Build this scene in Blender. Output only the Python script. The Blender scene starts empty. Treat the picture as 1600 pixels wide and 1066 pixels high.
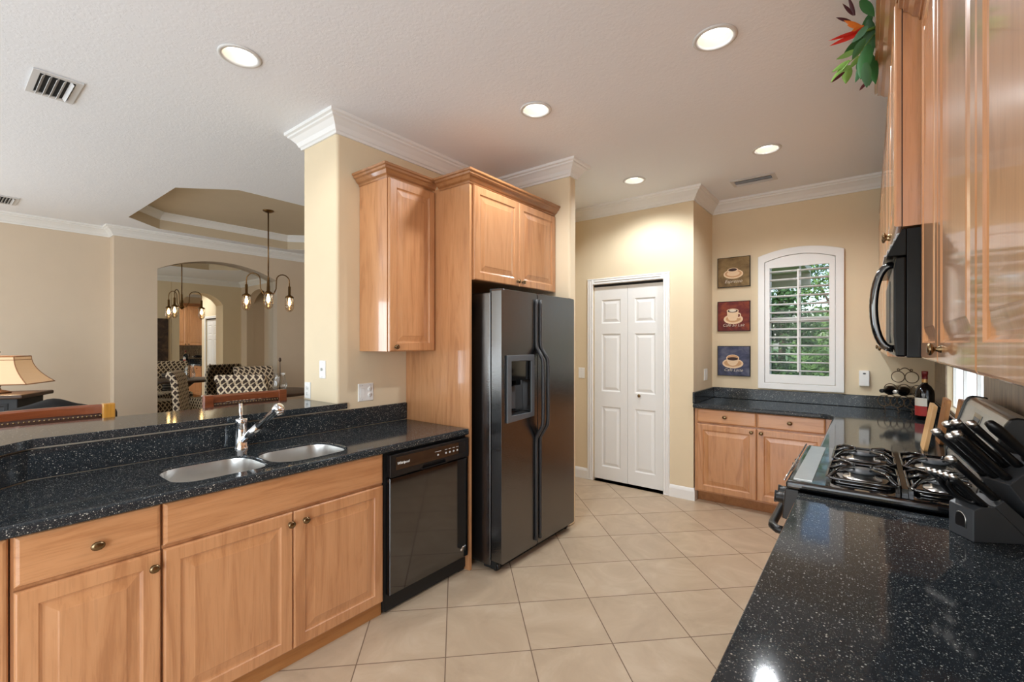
import bpy, bmesh, math, random
from math import sin, cos, pi, radians, sqrt
from mathutils import Vector, Matrix
random.seed(7)
S = bpy.context.scene
COL = S.collection

# ------------------------------------------------------------------ camera, world, light
CAMH = 1.47
cd = bpy.data.cameras.new('camera'); cam = bpy.data.objects.new('camera', cd); COL.objects.link(cam)
cam.location = (0, 0, CAMH); cam.rotation_euler = (radians(90), 0, radians(38.0))
cd.sensor_width = 36.0; cd.lens = 713.4/1600*36.0; cd.shift_y = 3.5/1600; cd.clip_start = 0.02
S.camera = cam
S.view_settings.view_transform = 'Standard'; S.view_settings.look = 'None'
S.view_settings.gamma = 1.0; S.view_settings.exposure = 0.22; S.view_settings.use_curve_mapping = False
S.cycles.max_bounces = 10; S.cycles.diffuse_bounces = 5; S.cycles.glossy_bounces = 5
S.cycles.transparent_max_bounces = 12; S.cycles.caustics_reflective = False; S.cycles.caustics_refractive = False
S.cycles.use_denoising = True; S.cycles.sample_clamp_indirect = 6.0

w = bpy.data.worlds.new('sky'); S.world = w; w.use_nodes = True
wt = w.node_tree; bg = wt.nodes['Background']
sky = wt.nodes.new('ShaderNodeTexSky'); sky.sky_type = 'NISHITA'; sky.sun_disc = False
sky.sun_elevation = radians(50); sky.sun_rotation = radians(200); sky.air_density = 1.0; sky.dust_density = 2.0
wt.links.new(sky.outputs[0], bg.inputs[0]); bg.inputs[1].default_value = 0.3

RXL = .43
def area(name, loc, rot, sx, sy, power, col=(1, 1, 1)):
    l = bpy.data.lights.new(name, 'AREA'); l.shape = 'RECTANGLE'; l.size = sx; l.size_y = sy; l.energy = power; l.color = col
    o = bpy.data.objects.new(name, l); COL.objects.link(o); o.location = loc; o.rotation_euler = rot
    return o
# daylight through the sliding doors behind the camera; the side pair is added fill
area('daylight_nook', (-1.35, -3.93, 1.25), (radians(97), 0, 0), 2.5, 2.3, 48, (0.78, 0.89, 1.0))
area('daylight_living', (-5.2, -3.93, 1.25), (radians(97), 0, 0), 3.6, 2.3, 62, (0.78, 0.89, 1.0))
area('fill_living_side', (-7.5, -2.3, 1.2), (0, radians(-97), 0), 2.2, 2.1, 85, (0.78, 0.89, 1.0))  # added fill light at the unseen living side, no known window
area('fill_nook_side', (RXL-.03, -2.3, 1.2), (0, radians(97), 0), 2.2, 2.1, 115, (0.78, 0.89, 1.0))  # added fill facing the sink run from the unseen nook side
sun_l = bpy.data.lights.new('sun', 'SUN'); sun_l.energy = 2.4; sun_l.angle = radians(2); sun_l.color = (1, .96, .88)
sun = bpy.data.objects.new('sun', sun_l); COL.objects.link(sun); sun.rotation_euler = (radians(40), 0, radians(-25))

# ------------------------------------------------------------------ node helpers
def lin(c):
    f = lambda v: v/12.92 if v <= 0.04045 else ((v+0.055)/1.055)**2.4
    return tuple(f(v/255.0) for v in c) + (1.0,)
class NT:
    def __init__(s, name):
        s.m = bpy.data.materials.new(name); s.m.use_nodes = True; s.t = s.m.node_tree; s.n = s.t.nodes
        s.p = s.n['Principled BSDF']; s.tc = s.n.new('ShaderNodeTexCoord')
    def link(s, a, b): s.t.links.new(a, b)
    def val(s, inp, v):
        if hasattr(v, 'is_output') or hasattr(v, 'links') and not isinstance(v, (int, float, tuple)): s.link(v, inp)
        else: inp.default_value = v
    def mapping(s, scale=(1, 1, 1), rot=(0, 0, 0), src='Object'):
        m = s.n.new('ShaderNodeMapping'); m.inputs['Scale'].default_value = scale; m.inputs['Rotation'].default_value = rot
        s.link(s.tc.outputs[src], m.inputs['Vector']); return m.outputs[0]
    def noise(s, vec, scale, detail=3, rough=.5, dist=0):
        n = s.n.new('ShaderNodeTexNoise'); n.inputs['Scale'].default_value = scale; n.inputs['Detail'].default_value = detail
        n.inputs['Roughness'].default_value = rough; n.inputs['Distortion'].default_value = dist
        if vec is not None: s.link(vec, n.inputs['Vector'])
        return n.outputs['Fac']
    def voro(s, vec, scale):
        n = s.n.new('ShaderNodeTexVoronoi'); n.inputs['Scale'].default_value = scale; s.link(vec, n.inputs['Vector']); return n
    def math(s, op, a, b=0.0, c=None):
        n = s.n.new('ShaderNodeMath'); n.operation = op
        s.val(n.inputs[0], a); s.val(n.inputs[1], b)
        if c is not None: s.val(n.inputs[2], c)
        return n.outputs[0]
    def vmath(s, op, a, b=(0, 0, 0)):
        n = s.n.new('ShaderNodeVectorMath'); n.operation = op
        s.val(n.inputs[0], a)
        if op not in ('LENGTH', 'FRACTION', 'ABSOLUTE'): s.val(n.inputs[1], b)
        return n.outputs['Value'] if op == 'LENGTH' else n.outputs['Vector']
    def ramp(s, fac, stops):
        r = s.n.new('ShaderNodeValToRGB'); e = r.color_ramp.elements
        while len(e) < len(stops): e.new(0.5)
        for i, (p, c) in enumerate(stops): e[i].position = p; e[i].color = c
        s.link(fac, r.inputs[0]); return r.outputs[0]
    def mix(s, fac, a, b):
        n = s.n.new('ShaderNodeMix'); n.data_type = 'RGBA'
        s.val(n.inputs[0], fac); s.val(n.inputs[6], a); s.val(n.inputs[7], b); return n.outputs[2]
    def bump(s, h, strength=.2, dist=.01):
        b = s.n.new('ShaderNodeBump'); b.inputs['Strength'].default_value = strength; b.inputs['Distance'].default_value = dist
        s.link(h, b.inputs['Height']); s.link(b.outputs[0], s.p.inputs['Normal'])
    def set(s, **k):
        for a, v in k.items(): s.val(s.p.inputs[a.replace('_', ' ')], v)
        return s
def simple(name, rgb, rough=.5, metal=0.0, var=.05, vscale=6, bump=0, bscale=200, bdist=.002, **k):
    t = NT(name); c = lin(rgb); f = t.noise(t.mapping(), vscale, 3)
    lo = tuple(x*(1-var) for x in c[:3])+(1,); hi = tuple(min(1, x*(1+var)) for x in c[:3])+(1,)
    t.set(Base_Color=t.mix(f, lo, hi), Roughness=rough, Metallic=metal)
    if bump: t.bump(t.noise(t.mapping(), bscale, 3), bump, bdist)
    t.set(**k); return t.m
def emit(name, rgb, strength, base=(255, 255, 255)):
    t = NT(name); t.set(Base_Color=lin(base), Emission_Color=lin(rgb), Emission_Strength=strength, Roughness=.5); return t.m
def thin_glass(name, tint=(1, 1, 1, 1), gloss=.12, rough=.02):
    t = NT(name); n = t.n; n.remove(t.p)
    tr = n.new('ShaderNodeBsdfTransparent'); tr.inputs[0].default_value = tint
    gl = n.new('ShaderNodeBsdfGlossy'); gl.inputs['Roughness'].default_value = rough
    fr = n.new('ShaderNodeLayerWeight'); fr.inputs[0].default_value = .25
    mx = n.new('ShaderNodeMixShader'); mp = n.new('ShaderNodeMath'); mp.operation = 'MULTIPLY_ADD'
    t.link(fr.outputs['Fresnel'], mp.inputs[0]); mp.inputs[1].default_value = .5 if gloss > .1 else .12; mp.inputs[2].default_value = gloss*.3
    t.link(mp.outputs[0], mx.inputs[0]); t.link(tr.outputs[0], mx.inputs[1]); t.link(gl.outputs[0], mx.inputs[2])
    t.link(mx.outputs[0], n['Material Output'].inputs['Surface']); return t.m

def wood(name, axis, cols, rough=.34, coat=.9, crough=.07, sc=1.0):
    t = NT(name); st = [9*sc, 9*sc, 9*sc]; st['xyz'.index(axis)] = .9*sc
    v = t.mapping(tuple(st)); f = t.noise(v, 1.6, 5, .55, 1.6)
    st2 = [150, 150, 150]; st2['xyz'.index(axis)] = 6; p = t.noise(t.mapping(tuple(st2)), 1, 2)
    big = t.noise(t.mapping(), 1.3, 2)
    col = t.ramp(f, [(.32, lin(cols[0])), (.46, lin(cols[1])), (.66, lin(cols[2]))])
    dark = t.mix(t.math('MULTIPLY', t.math('LESS_THAN', p, .42), .16), col, lin(cols[3]))
    t.set(Base_Color=t.mix(t.math('MULTIPLY', big, .25), dark, lin(cols[1])), Roughness=rough, Coat_Weight=coat, Coat_Roughness=crough)
    t.bump(p, .015, .001); return t.m
MAPLE = [(172, 117, 75), (193, 138, 93), (201, 147, 102), (142, 94, 58)]
M = {}
M['wood_z'] = wood('maple_vertical', 'z', MAPLE); M['wood_y'] = wood('maple_along_run', 'y', MAPLE); M['wood_x'] = wood('maple_across', 'x', MAPLE)
CROWNW = [(142, 94, 56), (158, 108, 67), (170, 120, 77), (108, 68, 38)]
M['wood_crown'] = wood('maple_moulding', 'y', CROWNW)
M['wood_toe'] = wood('maple_toe_kick', 'y', [(150, 98, 50), (164, 110, 60), (172, 118, 66), (120, 74, 42)], .5, .1)
M['cherry'] = wood('cherry_rail', 'y', [(92, 44, 22), (122, 62, 32), (140, 76, 42), (60, 28, 16)], .3, .6, .08)
M['honey'] = wood('honey_post', 'z', [(160, 110, 40), (186, 132, 52), (200, 146, 66), (120, 80, 30)], .3, .6, .08)
M['board_a'] = wood('board_pale', 'z', [(214, 164, 104), (226, 180, 122), (236, 194, 140), (176, 124, 72)], .55, 0)
M['board_b'] = wood('board_brown', 'z', [(150, 98, 52), (168, 114, 64), (180, 126, 74), (112, 70, 36)], .55, 0)

def granite():
    t = NT('black_granite'); v = t.mapping()
    a = t.voro(v, 185); b = t.voro(v, 400)
    sa = t.n.new('ShaderNodeSeparateColor'); t.link(a.outputs['Color'], sa.inputs[0])
    sb = t.n.new('ShaderNodeSeparateColor'); t.link(b.outputs['Color'], sb.inputs[0])
    ma = t.math('MULTIPLY', t.math('GREATER_THAN', sa.outputs[0], .68), t.math('LESS_THAN', a.outputs['Distance'], t.math('MULTIPLY', sa.outputs[1], .40)))
    mb = t.math('MULTIPLY', t.math('GREATER_THAN', sb.outputs[0], .5), t.math('LESS_THAN', b.outputs['Distance'], t.math('MULTIPLY', sb.outputs[1], .5)))
    base = t.mix(t.noise(v, 70, 3), lin((20, 24, 28)), lin((50, 56, 61)))
    c1 = t.mix(mb, base, t.mix(sb.outputs[2], lin((62, 66, 68)), lin((128, 130, 124)))); c2 = t.mix(ma, c1, t.mix(sa.outputs[2], lin((118, 124, 126)), lin((196, 194, 180))))
    t.set(Base_Color=c2, Roughness=.075, IOR=1.38); return t.m
M['granite'] = granite()

def floor_tile():
    t = NT('beige_floor_tile'); sp = t.n.new('ShaderNodeSeparateXYZ'); t.link(t.tc.outputs['Object'], sp.inputs[0])
    s = .4045*sqrt(2); x = t.math('SUBTRACT', sp.outputs[0], -1.56); y = t.math('SUBTRACT', sp.outputs[1], 1.492)
    u = t.math('DIVIDE', t.math('ADD', x, y), s); v = t.math('DIVIDE', t.math('SUBTRACT', y, x), s)
    du = t.math('ABSOLUTE', t.math('SUBTRACT', t.math('FRACT', t.math('ADD', u, .5)), .5)); dv = t.math('ABSOLUTE', t.math('SUBTRACT', t.math('FRACT', t.math('ADD', v, .5)), .5))
    g = t.math('LESS_THAN', t.math('MINIMUM', du, dv), .0066)
    cb = t.n.new('ShaderNodeCombineXYZ'); t.link(t.math('FLOOR', u), cb.inputs[0]); t.link(t.math('FLOOR', v), cb.inputs[1])
    wn = t.n.new('ShaderNodeTexWhiteNoise'); t.link(cb.outputs[0], wn.inputs['Vector'])
    off = t.vmath('ADD', t.mapping((1, 1, 1)), t.vmath('MULTIPLY', wn.outputs['Color'], (7, 7, 7)))
    f = t.noise(off, 3.2, 6, .6, 1.4); f2 = t.noise(off, 22, 4, .6)
    c = t.ramp(f, [(.3, lin((176, 156, 132))), (.52, lin((190, 170, 145))), (.7, lin((202, 184, 160)))])
    c = t.mix(t.math('MULTIPLY', f2, .22), c, lin((190, 168, 140)))
    c = t.mix(t.math('MULTIPLY', wn.outputs['Value'], .12), c, lin((198, 176, 148)))
    t.set(Base_Color=t.mix(g, c, lin((120, 100, 82))), Roughness=t.math('ADD', .3, t.math('MULTIPLY', g, .5)), Specular_IOR_Level=.4)
    t.bump(t.math('MULTIPLY_ADD', g, -1, t.math('MULTIPLY', f2, .15)), .25, .003); return t.m
M['tile'] = floor_tile()
M['wall'] = simple('cream_wall_paint', (226, 209, 178), .75, var=.025, bump=.06, bscale=180)
M['wall_lr'] = simple('beige_wall_paint', (215, 198, 176), .75, var=.025, bump=.06, bscale=180)
M['tray'] = simple('tan_tray_paint', (206, 191, 165), .8, var=.03)
def ceil():
    t = NT('knockdown_ceiling'); v = t.mapping(); n = t.noise(v, 58, 4, .6); n2 = t.noise(v, 11, 2)
    h = t.ramp(t.math('MULTIPLY_ADD', n2, .4, t.math('MULTIPLY', n, .6)), [(.46, (0, 0, 0, 1)), (.56, (1, 1, 1, 1))])
    t.set(Base_Color=lin((238, 241, 246)), Roughness=.9); t.bump(h, .16, .003); return t.m
M['ceiling'] = ceil()
M['trim'] = simple('white_trim_paint', (236, 236, 234), .4, var=.015)
M['door'] = simple('white_door_paint', (234, 234, 232), .38, var=.015)
M['white'] = simple('white_plastic', (238, 238, 234), .35, var=.01)
M['plate_detail'] = simple('grey_plastic', (190, 190, 188), .45)
M['black_gloss'] = simple('black_gloss', (14, 14, 15), .06, var=.1, IOR=2.0)
M['black_soft'] = simple('black_soft_gloss', (15, 15, 16), .22, var=.1, IOR=1.25)
M['black_satin'] = simple('black_satin', (20, 20, 21), .32, var=.1)
M['black_matte'] = simple('black_matte', (16, 16, 16), .6, var=.15)
def fridge_skin():
    t = NT('pebbled_black_enamel'); n = t.noise(t.mapping(), 230, 2)
    t.set(Base_Color=t.mix(n, lin((12, 12, 13)), lin((22, 22, 23))), Roughness=.13, IOR=2.3); t.bump(n, .4, .002); return t.m
M['fridge'] = fridge_skin()
M['fridge_grey'] = simple('charcoal_plastic', (88, 92, 96), .35)
M['fridge_handle'] = simple('dark_handle_plastic', (46, 46, 48), .3)
M['steel'] = simple('brushed_steel', (222, 220, 216), .3, 1.0, var=.06, vscale=30)
M['steel_dark'] = simple('dark_steel', (96, 96, 98), .3, 1.0)
M['chrome'] = simple('chrome', (232, 234, 236), .06, 1.0, var=.01)
M['bronze'] = simple('antique_bronze', (128, 108, 80), .25, 1.0, var=.2, vscale=60)
M['brass_dark'] = simple('aged_brass', (120, 92, 58), .3, 1.0, var=.2, vscale=40)
M['iron'] = simple('wrought_iron', (96, 78, 58), .45, .7, var=.2, vscale=40)
M['mirror'] = simple('mirror_silver', (236, 234, 226), .0, 1.0, var=.0)
M['glass'] = thin_glass('clear_glass', (1, 1, 1, 1), .02); M['amber_glass'] = thin_glass('amber_glass', (1, .93, .82, 1), .2)
M['frost'] = simple('frosted_glass', (236, 240, 242), .25, var=.02, Transmission_Weight=.0)
M['can_trim'] = simple('can_trim', (216, 216, 214), .4); M['can_baffle'] = simple('can_baffle', (232, 222, 204), .6)
M['can_on'] = emit('can_lamp_glow', (255, 252, 246), 3.0)
M['bulb'] = emit('filament_bulb_glow', (255, 214, 150), 22.0)
M['vent'] = simple('vent_enamel', (206, 206, 206), .45); M['dark'] = simple('dark_void', (22, 22, 22), .8)
M['leaf'] = simple('silk_leaf_green', (40, 92, 40), .45, var=.35, vscale=9); M['leaf_lt'] = simple('silk_leaf_pale', (112, 150, 64), .5, var=.25, vscale=9)
M['petal'] = simple('red_petal', (206, 34, 14), .4, var=.25, vscale=9); M['petal_or'] = simple('orange_petal', (226, 120, 30), .45); M['petal_dk'] = simple('plum_petal', (70, 18, 26), .45)
M['shade_lamp'] = None
def splash():
    t = NT('stone_backsplash_tile'); v = t.mapping((1, 1, 1)); sp = t.n.new('ShaderNodeSeparateXYZ'); t.link(v, sp.inputs[0])
    fy = t.math('FRACT', t.math('DIVIDE', sp.outputs[1], .1)); fz = t.math('FRACT', t.math('DIVIDE', t.math('ADD', sp.outputs[2], .03), .15))
    g = t.math('LESS_THAN', t.math('MINIMUM', fy, fz), .035)
    f = t.noise(t.mapping((6, 16, 3)), 2, 5, .6, .8)
    c = t.ramp(f, [(.3, lin((118, 96, 76))), (.5, lin((152, 130, 106))), (.7, lin((184, 164, 138)))])
    t.set(Base_Color=t.mix(g, c, lin((120, 104, 86))), Roughness=.3); t.bump(t.math('MULTIPLY', g, -1.0), .3, .003); return t.m
M['splash'] = splash()
def trellis(name, dark, light, scale=14.0):
    t = NT(name); v = t.mapping((scale, scale, scale*.8)); sp = t.n.new('ShaderNodeSeparateXYZ'); t.link(v, sp.inputs[0])
    cb = t.n.new('ShaderNodeCombineXYZ'); t.link(t.math('ADD', sp.outputs[0], sp.outputs[1]), cb.inputs[0]); t.link(sp.outputs[2], cb.inputs[1])
    def ring(off):
        d = t.vmath('LENGTH', t.vmath('SUBTRACT', t.vmath('FRACTION', t.vmath('ADD', cb.outputs[0], off)), (.5, .5, 0)))
        return t.math('LESS_THAN', t.math('ABSOLUTE', t.math('SUBTRACT', d, .40)), .065)
    r = t.math('MAXIMUM', ring((0, 0, 0)), ring((.5, .5, 0)))
    t.set(Base_Color=t.mix(r, lin(dark), lin(light)), Roughness=.85); t.bump(t.noise(v, 60, 2), .1, .002); return t.m
M['trellis'] = trellis('trellis_fabric', (66, 52, 44), (224, 206, 178))
M['fabric_plain'] = simple('taupe_fabric', (170, 140, 112), .9, bump=.2)
M['dark_fabric'] = simple('black_fabric', (26, 24, 24), .9, bump=.3, bscale=90)
M['pewter'] = simple('carved_black_wood', (28, 27, 28), .6, var=.2); M['brown_dark'] = simple('dark_brown_wood', (70, 48, 34), .4, var=.2)
M['tan_piping'] = simple('tan_piping', (168, 118, 82), .7)
M['leather'] = simple('brown_leather', (58, 34, 24), .4, var=.15)
M['grass'] = simple('lawn_grass', (66, 98, 40), .9, var=.35, vscale=3); M['bark'] = simple('tree_bark', (92, 78, 64), .9, var=.3, vscale=12)
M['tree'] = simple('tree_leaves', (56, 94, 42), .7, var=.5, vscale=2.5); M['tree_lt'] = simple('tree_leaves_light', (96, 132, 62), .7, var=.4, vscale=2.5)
M['soffit'] = simple('soffit_stucco', (214, 204, 180), .8)

# ------------------------------------------------------------------ mesh helpers
def frame(o, u, v):
    u = Vector(u).normalized(); v = Vector(v).normalized(); w_ = u.cross(v)
    m = Matrix.Identity(4)
    for i in range(3): m[i][0] = u[i]; m[i][1] = v[i]; m[i][2] = w_[i]; m[i][3] = o[i]
    return m
class MB:
    def __init__(s): s.bm = bmesh.new(); s.mi = 0
    def _fin(s, n, smooth=False):
        s.bm.faces.ensure_lookup_table()
        for f in s.bm.faces[n:]: f.material_index = s.mi; f.smooth = smooth
    def box(s, a, b, mat=None):
        n = len(s.bm.faces); v = []
        for z in (a[2], b[2]):
            for x, y in ((a[0], a[1]), (b[0], a[1]), (b[0], b[1]), (a[0], b[1])):
                p = Vector((x, y, z)); v.append(s.bm.verts.new(mat @ p if mat else p))
        for q in ((0, 3, 2, 1), (4, 5, 6, 7), (0, 1, 5, 4), (1, 2, 6, 5), (2, 3, 7, 6), (3, 0, 4, 7)): s.bm.faces.new([v[i] for i in q])
        s._fin(n); return s
    def loft(s, rings, closed=True, caps=True, smooth=True):
        n = len(s.bm.faces); R = [[s.bm.verts.new(p) for p in r] for r in rings]; k = len(R[0])
        for a, b in zip(R, R[1:]):
            for i in range(k if closed else k-1):
                j = (i+1) % k; s.bm.faces.new((a[i], a[j], b[j], b[i]))
        if caps and closed: s.bm.faces.new(R[0][::-1]); s.bm.faces.new(R[-1])
        s._fin(n, smooth); return s
    def lathe(s, prof, m=Matrix.Identity(4), seg=24, caps=False, smooth=True, sx=1, sy=1):
        return s.loft([[m @ Vector((r*sx*cos(2*pi*i/seg), r*sy*sin(2*pi*i/seg), z)) for i in range(seg)] for r, z in prof], True, caps, smooth)
    def tube(s, pts, r, seg=10, caps=True, smooth=True, flat=1.0):
        P = [Vector(p) for p in pts]; rs = r if isinstance(r, (list, tuple)) else [r]*len(P); rings = []; up = None
        for i, p in enumerate(P):
            t = (P[min(i+1, len(P)-1)]-P[max(i-1, 0)]).normalized()
            if up is None: up = t.orthogonal().normalized()
            up = (up - t*up.dot(t)); up = up.normalized() if up.length > 1e-6 else t.orthogonal().normalized()
            sd = t.cross(up)
            rings.append([p+(up*cos(2*pi*k/seg)*flat+sd*sin(2*pi*k/seg))*rs[i] for k in range(seg)])
        return s.loft(rings, True, caps, smooth)
    def cyl(s, a, b, r, r2=None, seg=20, smooth=True):
        return s.tube([a, b], [r, r if r2 is None else r2], seg, True, smooth)
    def plate(s, outer, holes, m, t):
        n = len(s.bm.faces); bm = s.bm; E = []; old = set(bm.faces)
        for loop in [outer]+list(holes):
            vs = [bm.verts.new(m @ Vector((p[0], p[1], 0))) for p in loop]
            E += [bm.edges.new((vs[i], vs[(i+1) % len(vs)])) for i in range(len(vs))]
        bmesh.ops.triangle_fill(bm, use_beauty=True, use_dissolve=False, edges=E)
        fs = [f for f in bm.faces if f not in old]
        r = bmesh.ops.extrude_face_region(bm, geom=fs)
        d = (m.to_3x3() @ Vector((0, 0, -t)))
        bmesh.ops.translate(bm, vec=d, verts=[g for g in r['geom'] if isinstance(g, bmesh.types.BMVert)])
        for f in bm.faces:
            if f not in old: f.material_index = s.mi
        return s
    def panel(s, m, w_, h, loops, back):
        """nested rectangle loops (inset, depth) on the front of a slab"""
        n = len(s.bm.faces); R = []
        for ins, d in [(0, -back)]+loops:
            R.append([s.bm.verts.new(m @ Vector(p)) for p in ((ins, ins, d), (w_-ins, ins, d), (w_-ins, h-ins, d), (ins, h-ins, d))])
        for a, b in zip(R, R[1:]):
            for i in range(4): s.bm.faces.new((a[i], a[(i+1) % 4], b[(i+1) % 4], b[i]))
        s.bm.faces.new(R[-1]); s.bm.faces.new(R[0][::-1]); s._fin(n); return s
    def sweep(s, path, prof, z, closed=False, side=1):
        P = [Vector((p[0], p[1], 0)) for p in path]; n = len(P); rings = []
        for i in range(n):
            d = []
            if i > 0 or closed: d.append((P[i]-P[i-1]).normalized())
            if i < n-1 or closed: d.append((P[(i+1) % n]-P[i]).normalized())
            nn = [Vector((e.y, -e.x, 0))*side for e in d]
            mt = nn[0] if len(nn) == 1 else (nn[0]+nn[1])/(1+nn[0].dot(nn[1]))
            rings.append([P[i]+mt*o+Vector((0, 0, z+h)) for o, h in prof])
        if closed: rings.append(rings[0])
        return s.loft(rings, True, not closed, False)
    def mesh(s, me, m):
        n = len(s.bm.faces); s.bm.from_mesh(me); s.bm.verts.ensure_lookup_table()
        s.bm.faces.ensure_lookup_table(); vs = set(v for f in s.bm.faces[n:] for v in f.verts)
        for v in vs: v.co = m @ v.co
        s._fin(n); return s
    def build(s, name, mats, parent=None, loc=None, bevel=0, seg=2, local=False):
        me = bpy.data.meshes.new(name); bm = s.bm
        bmesh.ops.recalc_face_normals(bm, faces=bm.faces)
        o = bpy.data.objects.new(name, me); COL.objects.link(o)
        off = Vector((0, 0, 0))
        if parent is not None:
            o.parent = parent
            if not local:
                r = parent
                while r.parent: r = r.parent
                off = r.location
        elif loc is not None: off = Vector(loc); o.location = off
        for v in bm.verts: v.co -= off
        bm.to_mesh(me); bm.free()
        for mm in (mats if isinstance(mats, (list, tuple)) else [mats]): me.materials.append(M[mm] if isinstance(mm, str) else mm)
        if bevel:
            b = o.modifiers.new('edge', 'BEVEL'); b.width = bevel; b.segments = seg; b.limit_method = 'ANGLE'; b.angle_limit = radians(40)
        return o
def tag(o, label, cat, group=None):
    o['label'] = label; o['category'] = cat
    if group: o['group'] = group
    return o
def thing(name, label, cat, loc, group=None, rz=0):
    o = bpy.data.objects.new(name, None); COL.objects.link(o); o.empty_display_size = .1
    o.location = loc; o.rotation_euler = (0, 0, rz); return tag(o, label, cat, group)
def struct(o, kind='structure', label=None):
    o['kind'] = kind
    if label: o['label'] = label
    return o
def copy_tree(o, parent=None):
    c = o.copy(); COL.objects.link(c); c.parent = parent
    for ch in list(o.children): copy_tree(ch, c)
    return c
def text_mesh(body, size, shear=0.0, font_off=0.0, depth=.0008):
    cu = bpy.data.curves.new('lettering', 'FONT'); cu.body = body; cu.size = size; cu.shear = shear; cu.extrude = depth; cu.align_x = 'CENTER'; cu.offset = font_off
    cu.resolution_u = 3
    o = bpy.data.objects.new('lettering', cu); COL.objects.link(o); dg = bpy.context.evaluated_depsgraph_get()
    me = bpy.data.meshes.new_from_object(o.evaluated_get(dg)); bpy.data.objects.remove(o); bpy.data.curves.remove(cu)
    me.materials.clear(); return me
def ellipse(cx, cy, rx, ry, n=24, a0=0, a1=2*pi):
    return [(cx+rx*cos(a0+(a1-a0)*i/n), cy+ry*sin(a0+(a1-a0)*i/n)) for i in range(n)]
def rrect(x0, y0, x1, y1, r, n=6):
    out = []
    for cx, cy, a in ((x1-r, y1-r, 0), (x0+r, y1-r, 90), (x0+r, y0+r, 180), (x1-r, y0+r, 270)):
        out += [(cx+r*cos(radians(a+90*i/n)), cy+r*sin(radians(a+90*i/n))) for i in range(n+1)]
    return out

# ------------------------------------------------------------------ room shell
CE = 2.92; WX = -2.67; LX = -3.09; RX = .43; WY = 5.05; PY = 4.405; PX = -1.29
MB().box((-7.9, -4.2, -.1), (.63, 5.25, 0)).build('floor', 'tile')
struct(bpy.data.objects['floor'])
TR = [(-6.70, 1.42), (-5.09, 1.42), (-4.70, 1.81), (-4.70, 3.43), (-5.09, 3.82), (-6.70, 3.82), (-7.09, 3.43), (-7.09, 1.81)]
cans = [(-2.50, .97), (-.575, 2.30), (-1.629, 2.324), (-.60, 3.855), (-1.643, 3.869)]
mb = MB(); mb.plate([(-7.9, -4.2), (.63, -4.2), (.63, 5.25), (-7.9, 5.25)], [TR]+[ellipse(x, y, .078, .078, 24) for x, y in cans], Matrix.Translation((0, 0, CE+.1)), .1)
struct(mb.build('ceiling', 'ceiling'))
mb = MB(); n = len(TR)
TRI = [(-5.895+(x+5.895)*.998, 2.62+(y-2.62)*.998) for x, y in TR]; mb.loft([[Vector((x, y, z)) for x, y in TRI] for z in (CE+.001, 3.14)], True, False, False)
mb.plate(TR, [], Matrix.Translation((0, 0, 3.15)), .02)
struct(mb.build('ceiling_tray', 'tray'))
CROWN = [(0, -.115), (.012, -.115), (.014, -.1), (.022, -.094), (.034, -.07), (.06, -.042), (.074, -.034), (.076, -.024), (.09, -.018), (.092, 0), (0, 0)]
mb = MB(); mb.sweep(TRI[::-1], [(o*.75, h*.8) for o, h in CROWN], 3.13, True, -1 if False else 1); struct(mb.build('trim_3', 'trim'))
# living / dining walls
mb = MB(); mb.plate([(-4.2, 0), (1.42, 0), (1.42, CE), (-4.2, CE)], [[(-3.4, .05), (-1.2, .05), (-1.2, 2.3), (-3.4, 2.3)]], frame((-7.55, 0, 0), (0, 1, 0), (0, 0, 1)), .15); struct(mb.build('wall_living', 'wall_lr'))  # unseen opening cut for the added side fill light
def arch(y0, y1, spring, rise, z0, n=14):
    c = (y0+y1)/2; h = (y1-y0)/2; R = (h*h+rise*rise)/(2*rise); a = math.asin(h/R)
    return [(y0, z0), (y1, z0)]+[(c+R*sin(a-2*a*i/n), spring+rise-R+R*cos(a-2*a*i/n)) for i in range(n+1)]
mA = arch(1.858, 3.397, 2.45, .19, .32)
mb = MB(); mb.plate([(1.42, 0), (4.65, 0), (4.65, CE), (1.42, CE)], [mA], frame((-7.36, 0, 0), (0, 1, 0), (0, 0, 1)), .14)
mb.box((-7.7, 1.42, 0), (-7.62, 4.8, CE)); mb.box((-7.62, 1.42, 0), (-7.5005, 1.47, CE-.001))
struct(mb.build('wall_mirror', 'wall_lr'))
mb = MB(); mb.plate([(p[0]*.999+.0026, p[1]) for p in mA], [], frame((-7.5, 0, 0), (0, 1, 0), (0, 0, 1)), .006)
tag(mb.build('wall_mirror_glass'.replace('wall_', 'arched_'), 'mirror', loc=(-7.5, 2.63, .32)), 'tall arched mirror set into the beige dining wall niche', 'mirror')
fA = arch(-3.85-.75, -3.40, 2.42, .28, .0)
mb = MB(); mb.plate([(-7.7, 0), (LX, 0), (LX, CE), (-7.7, CE)], [fA], frame((0, 4.65, 0), (1, 0, 0), (0, 0, 1)), .16)
mb.box((-7.7, 5.05, 0), (LX, 5.15, CE)); mb.box((-4.64, 4.811, 0), (-4.605, 5.05, CE)); mb.box((-3.395, 4.811, 0), (-3.36, 5.05, CE)); struct(mb.build('wall_dining', 'wall_lr'))
# wall between dining and kitchen with the arched passage
pA = arch(3.40, 4.255, 2.36, .25, .0)
mb = MB(); mb.box((LX, 1.605, 0), (WX, 3.26, CE)); struct(mb.build('wall_pillar', 'wall', bevel=.018, seg=3))
mb = MB(); mb.plate([(3.26, 0), (4.65, 0), (4.65, CE), (3.26, CE)], [pA], frame((WX, 0, 0), (0, 1, 0), (0, 0, 1)), WX-LX); struct(mb.build('wall_passage', 'wall'))
mb = MB(); mb.box((WX-.05, 3.165, 0), (-1.885, 3.262, CE)); struct(mb.build('wall_stub', 'wall', bevel=.018, seg=3))
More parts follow.
